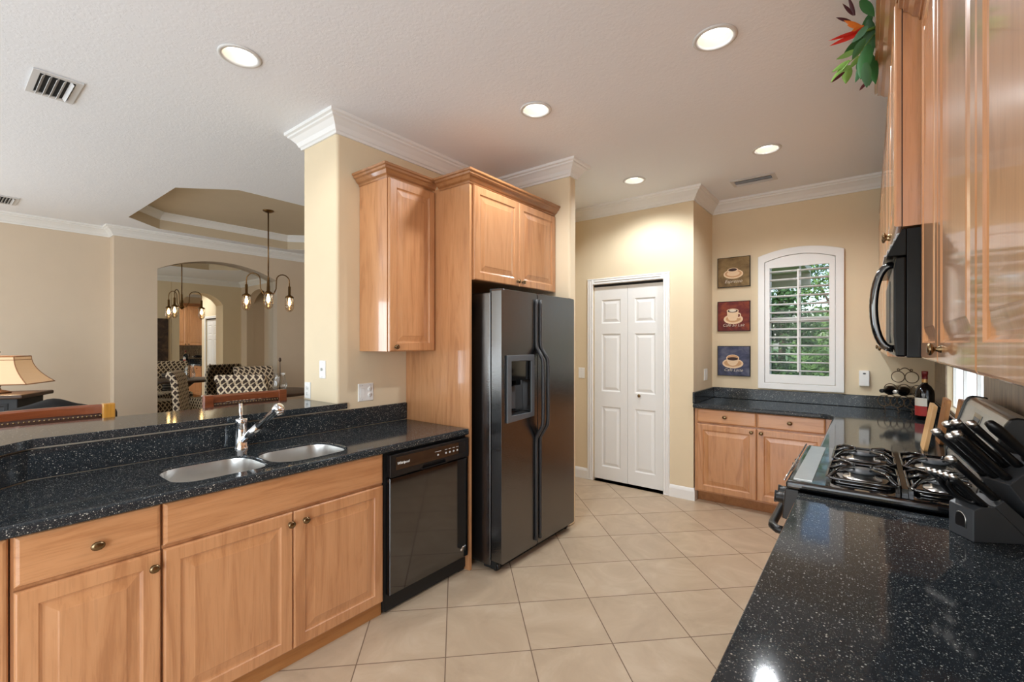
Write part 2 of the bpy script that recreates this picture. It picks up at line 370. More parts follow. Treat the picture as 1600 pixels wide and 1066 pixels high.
# pantry wall with bifold opening, return, window wall, range wall
DX0, DX1, DZ = -2.335, -1.572, 2.095
mb = MB(); mb.plate([(WX, 0), (PX, 0), (PX, CE), (WX, CE)], [[(DX0, .0), (DX1, .0), (DX1, DZ), (DX0, DZ)]], frame((0, PY, 0), (1, 0, 0), (0, 0, 1)), .12)
mb.box((WX, PY+.30, 0), (PX-.125, PY+.33, CE))
struct(mb.build('wall_pantry', 'wall'))
mb = MB(); mb.box((PX-.12, PY+.1205, 0), (PX, WY+.1, CE)); struct(mb.build('wall_return', 'wall'))
WIN = (-.80, -.235, 1.10, 2.29)
mb = MB(); mb.plate([(PX, 0), (.6, 0), (.6, CE), (PX, CE)], [[(WIN[0], WIN[2]), (WIN[1], WIN[2]), (WIN[1], WIN[3]), (WIN[0], WIN[3])]], frame((0, WY, 0), (1, 0, 0), (0, 0, 1)), .15); struct(mb.build('wall_window', 'wall'))
W2 = (3.03, 4.37, 1.03, 1.375)
mb = MB(); mb.plate([(-5.2, 0), (4.2, 0), (4.2, CE), (-5.2, CE)], [[(1.2, .05), (3.4, .05), (3.4, 2.3), (1.2, 2.3)], [(-W2[1], W2[2]), (-W2[0], W2[2]), (-W2[0], W2[3]), (-W2[1], W2[3])]], frame((RX, 0, 0), (0, -1, 0), (0, 0, 1)), .15); struct(mb.build('wall_range', 'wall'))  # first hole is unseen, cut for the added nook fill
# back wall with two sliding door openings
ops = [(-7.0, -3.4, .0, 2.4), (-2.6, -.1, .0, 2.4)]
mb = MB(); mb.plate([(-7.9, 0), (.63, 0), (.63, CE), (-7.9, CE)], [[(a, c), (b, c), (b, d), (a, d)] for a, b, c, d in ops], frame((0, -4.0, 0), (-1, 0, 0), (0, 0, 1)) @ Matrix.Scale(-1, 4, (1, 0, 0)), .15)
struct(mb.build('wall_back', 'wall'))
# crown moulding and baseboards
ROOM = [(-7.55, -4.0), (-7.55, 1.42), (-7.36, 1.42), (-7.36, 4.65), (LX, 4.65), (LX, 1.605), (WX, 1.605), (WX, 3.165), (-1.885, 3.165), (-1.885, 3.262), (WX, 3.262), (WX, PY), (PX, PY), (PX, WY), (RX, WY), (RX, -4.0)]
mb = MB(); mb.sweep(ROOM[:5], CROWN, CE); struct(mb.build('trim_1', 'trim'))
mb = MB(); mb.sweep(ROOM[4:], CROWN, CE); struct(mb.build('trim_2', 'trim'))
BASE = [(0, 0), (.014, 0), (.014, .085), (.01, .1), (.005, .11), (0, .115)]
mb = MB(); mb.sweep([(WX, 4.28), (WX, PY), (-2.395, PY)], BASE, 0); mb.sweep([(-1.512, PY), (PX, PY), (PX, 4.49)], BASE, 0); struct(mb.build('baseboard_pantry', 'trim'))
mb = MB(); mb.sweep(ROOM[:4]+[(-4.6, 4.65)], BASE, 0); struct(mb.build('baseboard_living', 'trim'))

# bifold pantry door
d1 = bpy.data.objects.new('door_1', None); COL.objects.link(d1); d1.location = (-1.95, PY, 0); struct(d1, label='white six-panel bifold pantry door with small dark knob')
mb = MB(); c = .062
mb.panel(frame((DX0-c, PY, 0), (1, 0, 0), (0, 0, 1)), c, DZ+c, [(0, .012), (.006, .018), (.02, .014), (.03, .02)], 0)
mb.panel(frame((DX1, PY, 0), (1, 0, 0), (0, 0, 1)), c, DZ+c, [(0, .012), (.006, .018), (.02, .014), (.03, .02)], 0)
mb.panel(frame((DX0, PY, DZ), (1, 0, 0), (0, 0, 1)), DX1-DX0, c, [(0, .012), (.006, .018), (.02, .014), (.03, .02)], 0)
mb.build('door_casing', 'trim', d1)
mid = (DX0+DX1)/2
def leaf(x0, x1):
    mb = MB(); m = frame((x0, PY+.025, .025), (1, 0, 0), (0, 0, 1)); W = x1-x0; H = 2.045
    us = [0, .085, W-.075, W]; vs = [0, .135, .775, .935, 1.545, 1.655, 1.905, H]
    if x0 > -2: us = [0, .075, W-.085, W]
    for i in range(3):
        for j in range(7):
            a, b, c_, d = us[i], us[i+1], vs[j], vs[j+1]
            if i == 1 and j in (1, 3, 5):
                n0 = len(mb.bm.faces); R = []
                for ins, dp in ((0, 0), (.012, -.009), (.02, -.009), (.045, -.002)):
                    R.append([mb.bm.verts.new(m @ Vector(p)) for p in ((a+ins, c_+ins, dp), (b-ins, c_+ins, dp), (b-ins, d-ins, dp), (a+ins, d-ins, dp))])
                for p, q in zip(R, R[1:]):
                    for k in range(4): mb.bm.faces.new((p[k], p[(k+1) % 4], q[(k+1) % 4], q[k]))
                mb.bm.faces.new(R[-1])
            else:
                mb.bm.faces.new([mb.bm.verts.new(m @ Vector(p)) for p in ((a, c_, 0), (b, c_, 0), (b, d, 0), (a, d, 0))])
    bmesh.ops.remove_doubles(mb.bm, verts=mb.bm.verts, dist=1e-5)
    mb.box((0, 0, -.03), (W, H, -.012), m)
    for a, b in (((0, 0), (W, .001)), ((0, H-.001), (W, H)), ((0, 0), (.001, H)), ((W-.001, 0), (W, H))): mb.box((a[0], a[1], -.03), (b[0], b[1], -.0003), m)
    return mb.build('door_leaf', 'door', d1)
leaf(DX0+.004, mid-.0015); lf = leaf(mid+.0015, DX1-.004)
def knob_mb(mb, p, d, r=.0155, oval=1.0, L=.027):
    d = Vector(d).normalized(); u = d.orthogonal().normalized(); u = Vector((0, 0, 1)).cross(d); m = frame(p, u, d.cross(u))
    prof = [(.009, 0), (.008, .004), (.0055, .008), (.0055, .012), (.010, .014), (r*.92, .017), (r, .02), (r*.86, .024), (r*.5, L-.001), (.0005, L)]
    mb.lathe(prof, m, 18, sx=oval); return mb
mb = MB(); knob_mb(mb, (mid+.13, PY+.024, .94), (0, -1, 0), .016); mb.build('door_knob', 'bronze', lf)
mb = MB(); mb.box((DX0, PY+.02, DZ-.022), (DX1, PY+.06, DZ)); mb.build('door_track', 'dark', d1)

# shuttered window
w1 = bpy.data.objects.new('window_1', None); COL.objects.link(w1); w1.location = (-.52, WY, 1.04); struct(w1, label='white arched plantation shutter window over the far counter')
fx0, fx1, fz0, fz1 = -.857, -.172, 1.028, 2.315
def archtop(x0, x1, z0, z1, rise, n=14): return arch(x0, x1, z1, rise, z0, n)
mb = MB(); F = frame((0, WY-.032, 0), (1, 0, 0), (0, 0, 1))
mb.plate(archtop(fx0, fx1, fz0, fz1, .062), [archtop(-.80, -.235, 1.085, 2.255, .055)], F, .031); mb.build('window_frame', 'trim', w1, bevel=.004)
lx0, lx1, lz0, lz1 = -.757, -.283, 1.17, 2.195
mb = MB(); F2 = frame((0, WY-.026, 0), (1, 0, 0), (0, 0, 1))
mb.plate(archtop(-.797, -.238, 1.088, 2.252, .055), [[(lx0, lz0), (lx1, lz0), (lx1, lz1), (lx0, lz1)]], F2, .028); sp_ = mb.build('shutter_panel', 'trim', w1, bevel=.003)
nl = 13; pitch = (lz1-lz0)/nl
for i in range(nl):
    mb = MB(); z = lz0+pitch*(i+.5); m = Matrix.Translation((0, WY-.012, z)) @ Matrix.Rotation(radians(-5), 4, 'X')
    mb.loft([[m @ Vector((x, a*.034, b*.0075)) for a, b in ((-1, 0), (-.5, .9), (0, 1), (.5, .9), (1, 0), (.5, -.9), (0, -1), (-.5, -.9))] for x in (lx0+.003, lx1-.003)]); mb.build('louver', 'trim', sp_)
mb = MB(); mb.box((-.526, WY-.062, lz0+.03), (-.512, WY-.052, lz1-.03)); mb.build('tilt_rod', 'trim', sp_)
mb = MB()
for a, b in ((WIN[0], WIN[0]+.04), (WIN[1]-.04, WIN[1])): mb.box((a, WY+.07, WIN[2]), (b, WY+.1, WIN[3]))
for a, b in ((WIN[2], WIN[2]+.04), (WIN[3]-.04, WIN[3]), (1.67, 1.72)): mb.box((WIN[0], WY+.07, a), (WIN[1], WY+.1, b))
mb.box((-.526, WY+.078, WIN[2]), (-.51, WY+.095, WIN[3])); mb.build('window_sash', 'trim', w1)
mb = MB(); mb.box((WIN[0], WY+.083, WIN[2]), (WIN[1], WY+.086, WIN[3])); mb.build('window_pane', 'glass', w1)
# backsplash window of obscured glass
w2 = bpy.data.objects.new('window_2', None); COL.objects.link(w2); w2.location = (RX, 3.7, 1.03); struct(w2, label='low frosted glass window in the backsplash above the counter')
mb = MB(); 
for y in (W2[0], 3.49, 3.93, W2[1]): mb.box((RX+.03, y-.012, W2[2]), (RX+.07, y+.012, W2[3]))
for z in (W2[2], W2[3]): mb.box((RX+.03, W2[0], z-.01), (RX+.07, W2[1], z+.01))
mb.build('window_frame', 'trim', w2)
t = NT('obscured_glass'); t.n.remove(t.p); tl = t.n.new('ShaderNodeBsdfTranslucent'); tl.inputs[0].default_value = (.93, .95, .96, 1); gl = t.n.new('ShaderNodeBsdfGlossy'); gl.inputs['Roughness'].default_value = .2
mx = t.n.new('ShaderNodeMixShader'); mx.inputs[0].default_value = .06; t.link(tl.outputs[0], mx.inputs[1]); t.link(gl.outputs[0], mx.inputs[2]); t.link(mx.outputs[0], t.n['Material Output'].inputs[0]); M['obscured'] = t.m
mb = MB(); mb.box((RX+.045, W2[0], W2[2]), (RX+.051, W2[1], W2[3])); mb.build('window_pane', 'obscured', w2)
area('daylight_side', (RX+.5, 3.7, 1.9), (0, radians(60), 0), 1.0, 1.6, 40, (.95, .98, 1))
# tile backsplash on the range wall (one continuous field around the window)
mb = MB(); mb.plate([(-5.03, .914), (-.2, .914), (-.2, 1.47), (-5.03, 1.47)], [[(-W2[1], W2[2]), (-W2[0], W2[2]), (-W2[0], W2[3]), (-W2[1], W2[3])]], frame((RX-.008, 0, 0), (0, -1, 0), (0, 0, 1)), .007)
struct(mb.build('wall_backsplash', 'splash'))

# ------------------------------------------------------------------ cabinet helpers
DOOR = [(0, -.006), (.003, -.002), (.007, 0), (.052, 0), (.056, -.004), (.062, -.007), (.068, -.007), (.096, -.0015), (.1, 0)]
DRAW = [(0, -.008), (.004, -.003), (.012, 0), (.016, 0)]
def door(parent, o, u, w_, h, mat, kn=None, name='door', loops=DOOR):
    mb = MB(); m = frame(o, u, (0, 0, 1)); mb.panel(m, w_, h, loops, .019); d = mb.build(name, mat, parent)
    if kn:
        out = m.to_3x3() @ Vector((0, 0, 1)); mb = MB(); knob_mb(mb, m @ Vector((kn[0], kn[1], 0)), out, oval=1.25 if name == 'drawer' else 1.1); mb.build('knob', 'bronze', d)
    return d
CABC = [(0, 0), (.006, 0), (.008, .012), (.022, .02), (.034, .038), (.046, .044), (.048, .056), (.058, .06), (.06, .072), (0, .072)]

# ---------------- sink run
FX = -2.055
def base(label, y0, y1, z1=.88, xb=-2.55):
    t_ = thing('base_cabinet', label, 'cabinet', (-2.35, (y0+y1)/2, 0)); mb = MB()
    mb.box((xb, y0, .1), (FX-.02, y1, z1)); mb.build('body', 'wood_z', t_)
    mb = MB(); mb.box((xb, y0, 0), (-2.083, y1, .1)); mb.build('toe_kick', 'wood_toe', t_); return t_
a = base('maple base cabinet mostly out of view at the near end of the sink run', -.1, .152, .88, -2.3)
door(a, (FX-.004, -.098, .08), (0, 1, 0), .249, .796, 'wood_z', name='front_panel', loops=DRAW)
b = base('maple base cabinet with one drawer over one door, nearest the camera', .155, .533)
door(b, (FX, .162, .08), (0, 1, 0), .368, .625, 'wood_z', (.345, .572)); door(b, (FX, .162, .718), (0, 1, 0), .368, .158, 'wood_y', (.19, .072), 'drawer', DRAW)
# sink base is open topped so that the bowls hang inside it
b = thing('base_cabinet', 'maple sink base cabinet with false front over two doors', 'cabinet', (-2.35, 1.02, 0)); mb = MB()
mb.box((-2.65, .536, .1), (FX-.02, .552, .88)); mb.box((-2.65, 1.496, .1), (FX-.02, 1.512, .88)); mb.box((-2.65, .552, .1), (FX-.02, 1.496, .116)); mb.box((FX-.04, .552, .116), (FX-.02, 1.496, .88)); mb.build('body', 'wood_z', b)
mb = MB(); mb.box((-2.62, .536, 0), (-2.083, 1.512, .1)); mb.build('toe_kick', 'wood_toe', b)
door(b, (FX, .538, .08), (0, 1, 0), .482, .625, 'wood_z', (.468, .575)); door(b, (FX, 1.024, .08), (0, 1, 0), .484, .625, 'wood_z', (.05, .575))
door(b, (FX, .538, .718), (0, 1, 0), .97, .158, 'wood_y', name='false_front', loops=DRAW)
# counter with sink cut-outs
SKL = rrect(-2.44, .60, -2.115, .962, .1); SKR = rrect(-2.42, .99, -2.115, 1.36, .1)
Rz = -2.652
mb = MB(); mb.plate([(-2.03, -.12), (-2.03, 2.152), (Rz, 2.152), (Rz, .25), (-2.322, -.12)], [SKL, SKR], Matrix.Translation((0, 0, .92)), .04)
tag(mb.build('countertop', 'granite', loc=(-2.3, 1, .88), bevel=.012, seg=3), 'black speckled granite worktop around the double sink', 'countertop')
sk = thing('kitchen_sink', 'stainless steel double bowl sink under the black worktop', 'sink', (-2.27, .98, .70))
def bowl(L, zf, lx=0):
    mb = MB(); cx = sum(p[0] for p in L)/len(L); cy = sum(p[1] for p in L)/len(L); rings = []
    for k, z in ((.992, .911), (.985, .905), (.98, .86), (.965, .80), (.95, zf+.02), (.88, zf+.004), (.5, zf), (.1, zf-.002)): rings.append([Vector((cx+(x-cx)*k, cy+(y-cy)*k, z)) for x, y in L])
    mb.loft(rings, True, False); mb.bm.faces.new([v for v in mb.bm.verts[-len(L):]]) if False else None
    o = mb.build('bowl', 'steel', sk); mb = MB(); mb.lathe([(.045, zf+.004), (.04, zf+.006), (.032, zf+.001), (.0005, zf-.001)], Matrix.Translation((cx, cy, 0))); mb.build('drain', 'steel_dark', o)
bowl(SKL, .71); bowl(SKR, .71)
# faucet
fb = Vector((-2.585, 1.01, .92)); fc = thing('kitchen_faucet', 'chrome pull-out faucet behind the double sink', 'faucet', fb)
mb = MB(); mb.lathe([(.034, 0), (.034, .008), (.029, .014), (.028, .10), (.028, .125), (.0295, .128), (.0295, .15), (.027, .156), (.0005, .158)], Matrix.Translation(fb), caps=False); mb.build('body', 'chrome', fc)
hd = Vector((-2.355, 1.105, 1.148)); st_ = fb+Vector((.012, .005, .045)); dv = (hd-st_)
mb = MB(); mb.tube([st_, st_+dv*.42], [.021, .021], 18); mb.build('spout', 'chrome', fc)
mb = MB(); mb.tube([st_+dv*.425, st_+dv*.44], .0215, 18); mb.build('joint_ring', 'black_satin', fc)
mb = MB(); mb.tube([st_+dv*.44, st_+dv*.86, st_+dv*.88, st_+dv*.97, st_+dv*1.0], [.018, .019, .027, .028, .022], 18); mb.tube([st_+dv*.93, st_+dv*.95+Vector((.008, .003, -.035))], [.024, .02], 16); mb.build('spray_head', 'chrome', fc)
mb = MB(); mb.tube([fb+Vector((0, 0, .156)), fb+Vector((-.002, 0, .175)), fb+Vector((-.004, -.002, .235))], [.016, .012, .013], 14, flat=.6); mb.build('lever', 'chrome', fc)
# riser, raised bar, knee wall
mb = MB(); dx, dy = .33, -.37
mb.plate([(Rz, 2.152), (Rz, .25), (Rz+dx, .25+dy), (Rz+dx-.02, .25+dy), (WX-.002, .243), (WX-.002, 2.152)], [], Matrix.Translation((0, 0, 1.0395)), .119)
tag(mb.build('backsplash', 'granite', loc=(Rz, 1.2, .92), bevel=.004), 'black granite upstand between sink worktop and raised bar', 'backsplash')
mb = MB(); mb.plate([(WX-.003, 1.60), (WX-.003, .243), (WX-.2, .243), (WX-.2, 1.60)], [], Matrix.Translation((0, 0, 1.049)), 1.049); struct(mb.build('wall_bar', 'wall_lr'))
mb = MB(); mb.plate([(WX-.003, .2425), (WX-.003+dx, .2425+dy), (WX-.15+dx, .2425+dy-.13), (WX-.2, .15), (WX-.2, .2425)], [], Matrix.Translation((0, 0, 1.049)), 1.049); struct(mb.build('wall_bar_angle', 'wall_lr'))
mb = MB(); bx = -2.638
cap_end = [(bx-.02+.02*cos(a), 1.65+.02*sin(a)) for a in [radians(q) for q in (0, 30, 60, 90)]]
mb.plate([(WX+.0015, 1.67)]+cap_end[::-1]+[(bx, .262), (bx+dx, .262+dy), (-2.55, -.42), (-3.10, .12), (-3.10, 1.603), (WX+.0015, 1.603)], [], Matrix.Translation((0, 0, 1.086)), .036)
tag(mb.build('bar_counter', 'granite', loc=(-2.86, .9, 1.05), bevel=.01, seg=3), 'raised black granite bar ledge behind the sink', 'countertop')

# ---------------- dishwasher
dw = thing('dishwasher', 'black dishwasher with button panel between sink base and fridge', 'dishwasher', (-2.3, 1.83, 0)); y0, y1 = 1.52, 2.138
mb = MB(); mb.box((-2.62, y0-.003, .02), (FX-.012, y1+.012, .872)); mb.build('body', 'black_matte', dw)
m = frame((FX+.026, y0+.01, .108), (0, 1, 0), (0, 0, 1)); W = y1-y0-.01
mb = MB(); mb.panel(m, W, .632, [(0, -.004), (.004, 0)], .036); mb.build('door', 'black_gloss', dw)
mb = MB(); mb.plate([(0, 0), (W, 0), (W, .122), (0, .122)], [[(.22, .004), (.41, .004), (.40, .024), (.23, .024)]], m @ Matrix.Translation((0, .636, .006)), .032)
cp = mb.build('control_panel', 'black_satin', dw, bevel=.006)
mb = MB(); mb.box((.21, .63, -.03), (.42, .665, -.026), m); mb.build('handle_recess', 'dark', cp)
mb = MB(); mb.box((.035, .672, .0055), (W-.03, .742, .0072), m); mb.build('display_strip', 'black_gloss', cp)
for bx0, bw in [(W-.20+i*.032, .02) for i in range(4)]+[(W-.265, .04)]:
    mb = MB(); mb.lathe([(.0065, 0), (.0055, .002), (.0003, .002)], m @ Matrix.Translation((bx0, .696, .007)), 10, sx=1.2); mb.build('button', 'plate_detail', cp)
for bx0, bw in [(W-.20+i*.032, .02) for i in range(4)]+[(W-.265, .05)]: MB().box((bx0-bw/2, .716, .007), (bx0+bw/2, .719, .0076), m).build('legend_print', 'plate_detail', cp)
mb = MB(); mb.mesh(text_mesh('Whirlpool', .02, .15), m @ Matrix.Translation((.085, .70, .0085))); mb.build('lettering', 'white', cp)
mb = MB(); mb.lathe([(.02, 0), (.019, .002), (.0003, .0025)], m @ Matrix.Translation((W-.045, .062, 0)) @ Matrix.Rotation(radians(25), 4, 'Z'), 20, sx=1.25, sy=.55); mb.build('badge', 'chrome', dw)
mb = MB(); mb.box((FX-.035, y0+.005, .012), (FX-.011, y1, .103)); mb.build('kick_plate', 'black_matte', dw)
mb = MB(); mb.box((FX-.045, y1-.04, 0), (FX-.02, y1+.008, .1)); mb.build('levelling_foot', 'steel_dark', dw)

# ---------------- wall cabinet, fridge panel and over-fridge cabinet
uc = thing('upper_cabinet', 'tall narrow maple wall cabinet beside the fridge panel', 'cabinet', (-2.52, 1.96, 1.417))
mb = MB(); mb.box((WX+.002, 1.767, 1.417), (-2.372, 2.152, 2.525)); mb.build('body', 'wood_z', uc, bevel=.002)
door(uc, (-2.35, 1.772, 1.419), (0, 1, 0), .378, 1.088, 'wood_z', (.045, .028))
mb = MB(); mb.sweep([(WX+.005, 1.767), (-2.372, 1.767), (-2.372, 2.155)], CABC, 2.508); mb.build('crown_moulding', 'wood_crown', uc)
fp = MB(); fp.box((WX+.002, 2.156, 0), (-2.033, 2.176, 2.525)); tag(fp.build('fridge_panel', 'wood_z', loc=(-2.35, 2.166, 0)), 'full height maple side panel next to the black fridge', 'panel')
oc = thing('upper_cabinet', 'maple two-door cabinet above the black refrigerator', 'cabinet', (-2.35, 2.67, 1.884))
mb = MB(); mb.box((WX+.002, 2.178, 1.884), (-2.033, 3.158, 2.525)); mb.build('body', 'wood_z', oc, bevel=.002)
door(oc, (-2.012, 2.182, 1.884), (0, 1, 0), .482, .617, 'wood_z', (.455, .035)); door(oc, (-2.012, 2.667, 1.884), (0, 1, 0), .487, .617, 'wood_z', (.032, .035))
mb = MB(); mb.sweep([(-2.309, 2.155), (-2.03, 2.155), (-2.03, 3.160)], CABC, 2.508); mb.build('crown_moulding', 'wood_crown', oc)

# ---------------- refrigerator
fr = thing('refrigerator', 'black side-by-side refrigerator with ice and water dispenser', 'refrigerator', (-2.2, 2.69, 0)); ya, yb, ym = 2.237, 3.14, 2.636
mb = MB(); mb.box((-2.62, ya, .03), (-1.925, yb, 1.80)); mb.build('body', 'fridge', fr, bevel=.006)
mb = MB(); mb.box((-1.99, ya+.01, .012), (-1.885, yb-.01, .062)); mb.build('base_grille', 'black_matte', fr)
def fdoor(y0, y1, hole=None):
    mb = MB(); m = frame((-1.832, y0, .062), (0, 1, 0), (0, 0, 1)); mb.plate(rrect(0, 0, y1-y0, 1.755, .012, 3), [hole] if hole else [], m, .085)
    return mb.build('door', 'fridge', fr, bevel=.01, seg=3)
dh = (2.312, 2.552, .985, 1.36)
fz = fdoor(ya, ym-.004, [(dh[0]-ya, dh[2]-.062), (dh[1]-ya, dh[2]-.062), (dh[1]-ya, dh[3]-.062), (dh[0]-ya, dh[3]-.062)]); fz['label'] = 'freezer door with dispenser'
rf = fdoor(ym+.004, yb)
mb = MB(); O = [(2.283, .955), (2.581, .968), (2.581, 1.392), (2.283, 1.392)]
mb.plate(O, [[(2.325, 1.0), (2.548, 1.0), (2.548, 1.352), (2.325, 1.352)]], frame((-1.818, 0, 0), (0, 1, 0), (0, 0, 1)), .0135)
ds = mb.build('dispenser', 'fridge_grey', fz, bevel=.004)
mb = MB(); mb.box((-1.905, 2.316, .988), (-1.90, 2.55, 1.358)); mb.box((-1.9, 2.316, .988), (-1.84, 2.55, .993)); mb.build('recess', 'black_gloss', ds)
mb = MB(); mb.box((-1.9, 2.33, 1.225), (-1.829, 2.545, 1.352)); mb.box((-1.9, 2.41, 1.19), (-1.85, 2.46, 1.23)); mb.build('control_face', 'black_gloss', ds)
mb = MB(); mb.box((-1.897, 2.40, 1.03), (-1.885, 2.45, 1.18)); mb.build('paddle', 'fridge_grey', ds)
mb = MB(); mb.box((-1.8975, 2.32, .994), (-1.845, 2.546, 1.0)); mb.build('drip_tray', 'fridge_handle', ds)
def fhandle(y, sgn, par):
    pts = []
    for i in range(41):
        z = .10+(1.775-.10)*i/40; u = (z-.80)/(1.46-.80); k = 0 if u < 0 or u > 1 else (min(1, min(u, 1-u)*5.5)); k = k*k*(3-2*k)
        pts.append((-1.826+.062*k, y+sgn*.006*k, z))
    mb = MB(); mb.tube(pts, [.016]*41, 12, flat=.8); return mb.build('handle', 'fridge_handle', par)
fhandle(ym-.024, -1, fz); fhandle(ym+.024, 1, rf)
for y, pr in ((ya+.012, fz), (yb-.05, rf)):
    mb = MB(); mb.box((-1.94, y, 1.8005), (-1.85, y+.04, 1.822)); mb.build('hinge_cover', 'black_satin', fr)
for y in (ya+.03, yb-.03):
    mb = MB(); mb.lathe([(.022, -.012), (.026, -.01), (.026, .01), (.022, .012)], Matrix.Translation((-1.90, y, .026)) @ Matrix.Rotation(pi/2, 4, 'X'), 18, caps=True); mb.build('wheel', 'black_satin', fr)

# ------------------------------------------------------------------ far run under the window
FY = 4.39
fcab = thing('base_cabinet', 'maple base cabinet with two drawers and two doors under window', 'cabinet', (-.77, 4.7, 0))
mb = MB(); mb.box((PX+.012, FY+.02, .1), (-.2, WY-.01, .868)); mb.build('body', 'wood_z', fcab)
mb = MB(); mb.box((PX+.018, 4.49, 0), (-.2, WY-.01, .1)); mb.build('toe_kick', 'wood_toe', fcab)
for x0, w_, kx, dk in ((-1.254, .491, .24, .455), (-.757, .487, .243, .033)):
    door(fcab, (x0, FY, .113), (1, 0, 0), w_, .615, 'wood_z', (dk, .585)); door(fcab, (x0, FY, .742), (1, 0, 0), w_, .128, 'wood_x', (kx, .064), 'drawer', DRAW)
cc = thing('base_cabinet', 'maple corner base cabinet beside the far side of the range', 'cabinet', (.1, 3.6, 0))
mb = MB(); mb.box((-.165, 2.80, .1), (RX-.01, FY+.01, .868)); mb.box((-.198, FY+.02, .1), (RX-.01, WY-.01, .868)); mb.build('body', 'wood_z', cc)
mb = MB(); mb.box((-.1, 2.80, 0), (RX-.02, WY-.02, .0995)); mb.build('toe_kick', 'wood_toe', cc)
door(cc, (-.185, FY-.05, .113), (0, -1, 0), .75, .615, 'wood_z'); door(cc, (-.185, FY-.05, .742), (0, -1, 0), .75, .128, 'wood_y', None, 'drawer', DRAW)
door(cc, (-.185, 3.58, .113), (0, -1, 0), .75, .615, 'wood_z'); door(cc, (-.185, 3.58, .742), (0, -1, 0), .75, .128, 'wood_y', None, 'drawer', DRAW)
CT = .909
mb = MB(); mb.plate([(PX+.001, 4.368), (-.30, 4.368), (-.24, 4.345), (-.215, 4.29), (-.213, 2.795), (RX-.01, 2.795), (RX-.01, WY-.002), (PX+.001, WY-.002)], [], Matrix.Translation((0, 0, CT)), .04)
tag(mb.build('countertop', 'granite', loc=(-.2, 4.6, CT-.04), bevel=.012, seg=3), 'L-shaped black granite worktop under the shuttered window', 'countertop')
mb = MB(); mb.plate([(PX+.001, 4.37), (PX+.021, 4.37), (PX+.021, WY-.021), (RX-.03, WY-.021), (RX-.03, 2.8), (RX-.0095, 2.8), (RX-.0095, WY-.001), (PX+.001, WY-.001)], [], Matrix.Translation((0, 0, CT+.107)), .106)
tag(mb.build('backsplash', 'granite', loc=(-.4, WY-.01, CT), bevel=.004), 'low black granite upstand below the shuttered window', 'backsplash')

# ------------------------------------------------------------------ near right run
nr = thing('base_cabinet', 'maple base cabinet under the near black worktop beside the range', 'cabinet', (.1, .9, 0))
mb = MB(); mb.box((-.165, -.32, .1), (RX-.01, 2.005, .872)); mb.build('body', 'wood_z', nr)
mb = MB(); mb.box((-.1, -.32, 0), (RX-.02, 2.005, .1)); mb.build('toe_kick', 'wood_toe', nr)
for yy in (1.99, 1.42, .85, .28):
    door(nr, (-.185, yy, .113), (0, -1, 0), .56, .615, 'wood_z', (.05, .58)); door(nr, (-.185, yy, .742), (0, -1, 0), .56, .128, 'wood_y', (.28, .064), 'drawer', DRAW)
mb = MB(); mb.plate([(-.207, -.36), (RX-.01, -.36), (RX-.01, 2.008), (-.207, 2.008)], [], Matrix.Translation((0, 0, .914)), .04)
tag(mb.build('countertop', 'granite', loc=(.1, .8, .874), bevel=.012, seg=3), 'black speckled granite worktop in the foreground with the knife block', 'countertop')

# ---------------- gas range
rg = thing('gas_range', 'black and steel gas range with four burners set between worktops', 'range', (.1, 2.40, 0)); ra, rb = 2.017, 2.787
mb = MB(); mb.box((-.205, ra, .02), (RX-.012, rb, .905)); mb.build('body', 'black_satin', rg)
mb = MB(); mb.plate([(-.25, ra-.007), (.33, ra-.007), (.33, rb+.005), (-.25, rb+.005)], [], Matrix.Translation((0, 0, .948)), .032); ck = mb.build('cooktop', 'black_gloss', rg, bevel=.012, seg=3)
mb = MB(); mb.box((-.228, ra+.035, .9485), (-.168, rb-.035, .9515)); mb.build('steel_deck', 'steel', ck)
mb = MB(); mb.tube([(-.253, ra-.004, .949), (-.253, rb+.002, .949)], .004, 8); mb.build('edge_trim', 'chrome', ck)
for bx_ in (-.02, .215):
    for by in (ra+.205, rb-.205):
        mb = MB(); T = Matrix.Translation((bx_, by, .949)); mb.lathe([(.062, .0005), (.06, .004), (.042, .006), (.040, .018), (.034, .02)], T, 24); bo = mb.build('burner', 'steel', ck)
        mb = MB(); mb.lathe([(.038, .021), (.052, .024), (.05, .032), (.0005, .034)], T, 24); mb.build('burner_cap', 'fridge_grey', bo)
        mb = MB(); rr = rrect(bx_-.105, by-.15, bx_+.105, by+.15, .03, 5); P = [Vector((x, y, .968)) for x, y in rr]; P.append(P[0]); mb.tube(P, .006, 8, False)
        rr2 = rrect(bx_-.09, by-.135, bx_+.09, by+.135, .03, 5); mb.tube([Vector((x, y, .9525)) for x, y in rr2+rr2[:1]], .006, 8, False)
        for sx in (-1, 1):
            for sy in (-1, 1):
                mb.tube([(bx_+sx*.1, by+sy*.135, .968), (bx_+sx*.07, by+sy*.085, .99), (bx_+sx*.03, by+sy*.032, .992), (bx_+sx*.024, by+sy*.025, .985)], [.007, .0065, .006, .004], 8)
                mb.box((bx_+sx*.1-.006, by+sy*.14-.006, .949), (bx_+sx*.1+.006, by+sy*.14+.006, .97))
        for sx in (-1, 1): mb.tube([(bx_+sx*.105, by, .968), (bx_+sx*.07, by, .99), (bx_+sx*.035, by, .992), (bx_+sx*.03, by, .975)], [.007, .0065, .006, .004], 8)
        mb.build('grate', 'black_gloss', ck)
mb = MB(); mb.box((.09, ra+.04, .9485), (.106, rb-.04, .972)); mb.build('centre_rail', 'black_gloss', ck)
m = frame((-.206, rb, .80), (0, -1, 0), (0, 0, 1)); Wr = rb-ra
mb = MB(); mb.loft([[Vector((x, y, z)) for x, z in ((-.206, .79), (-.262, .80), (-.252, .916), (-.206, .9155))] for y in (ra, rb)], True, True, False); mp = mb.build('front_panel', 'black_satin', rg, bevel=.004)
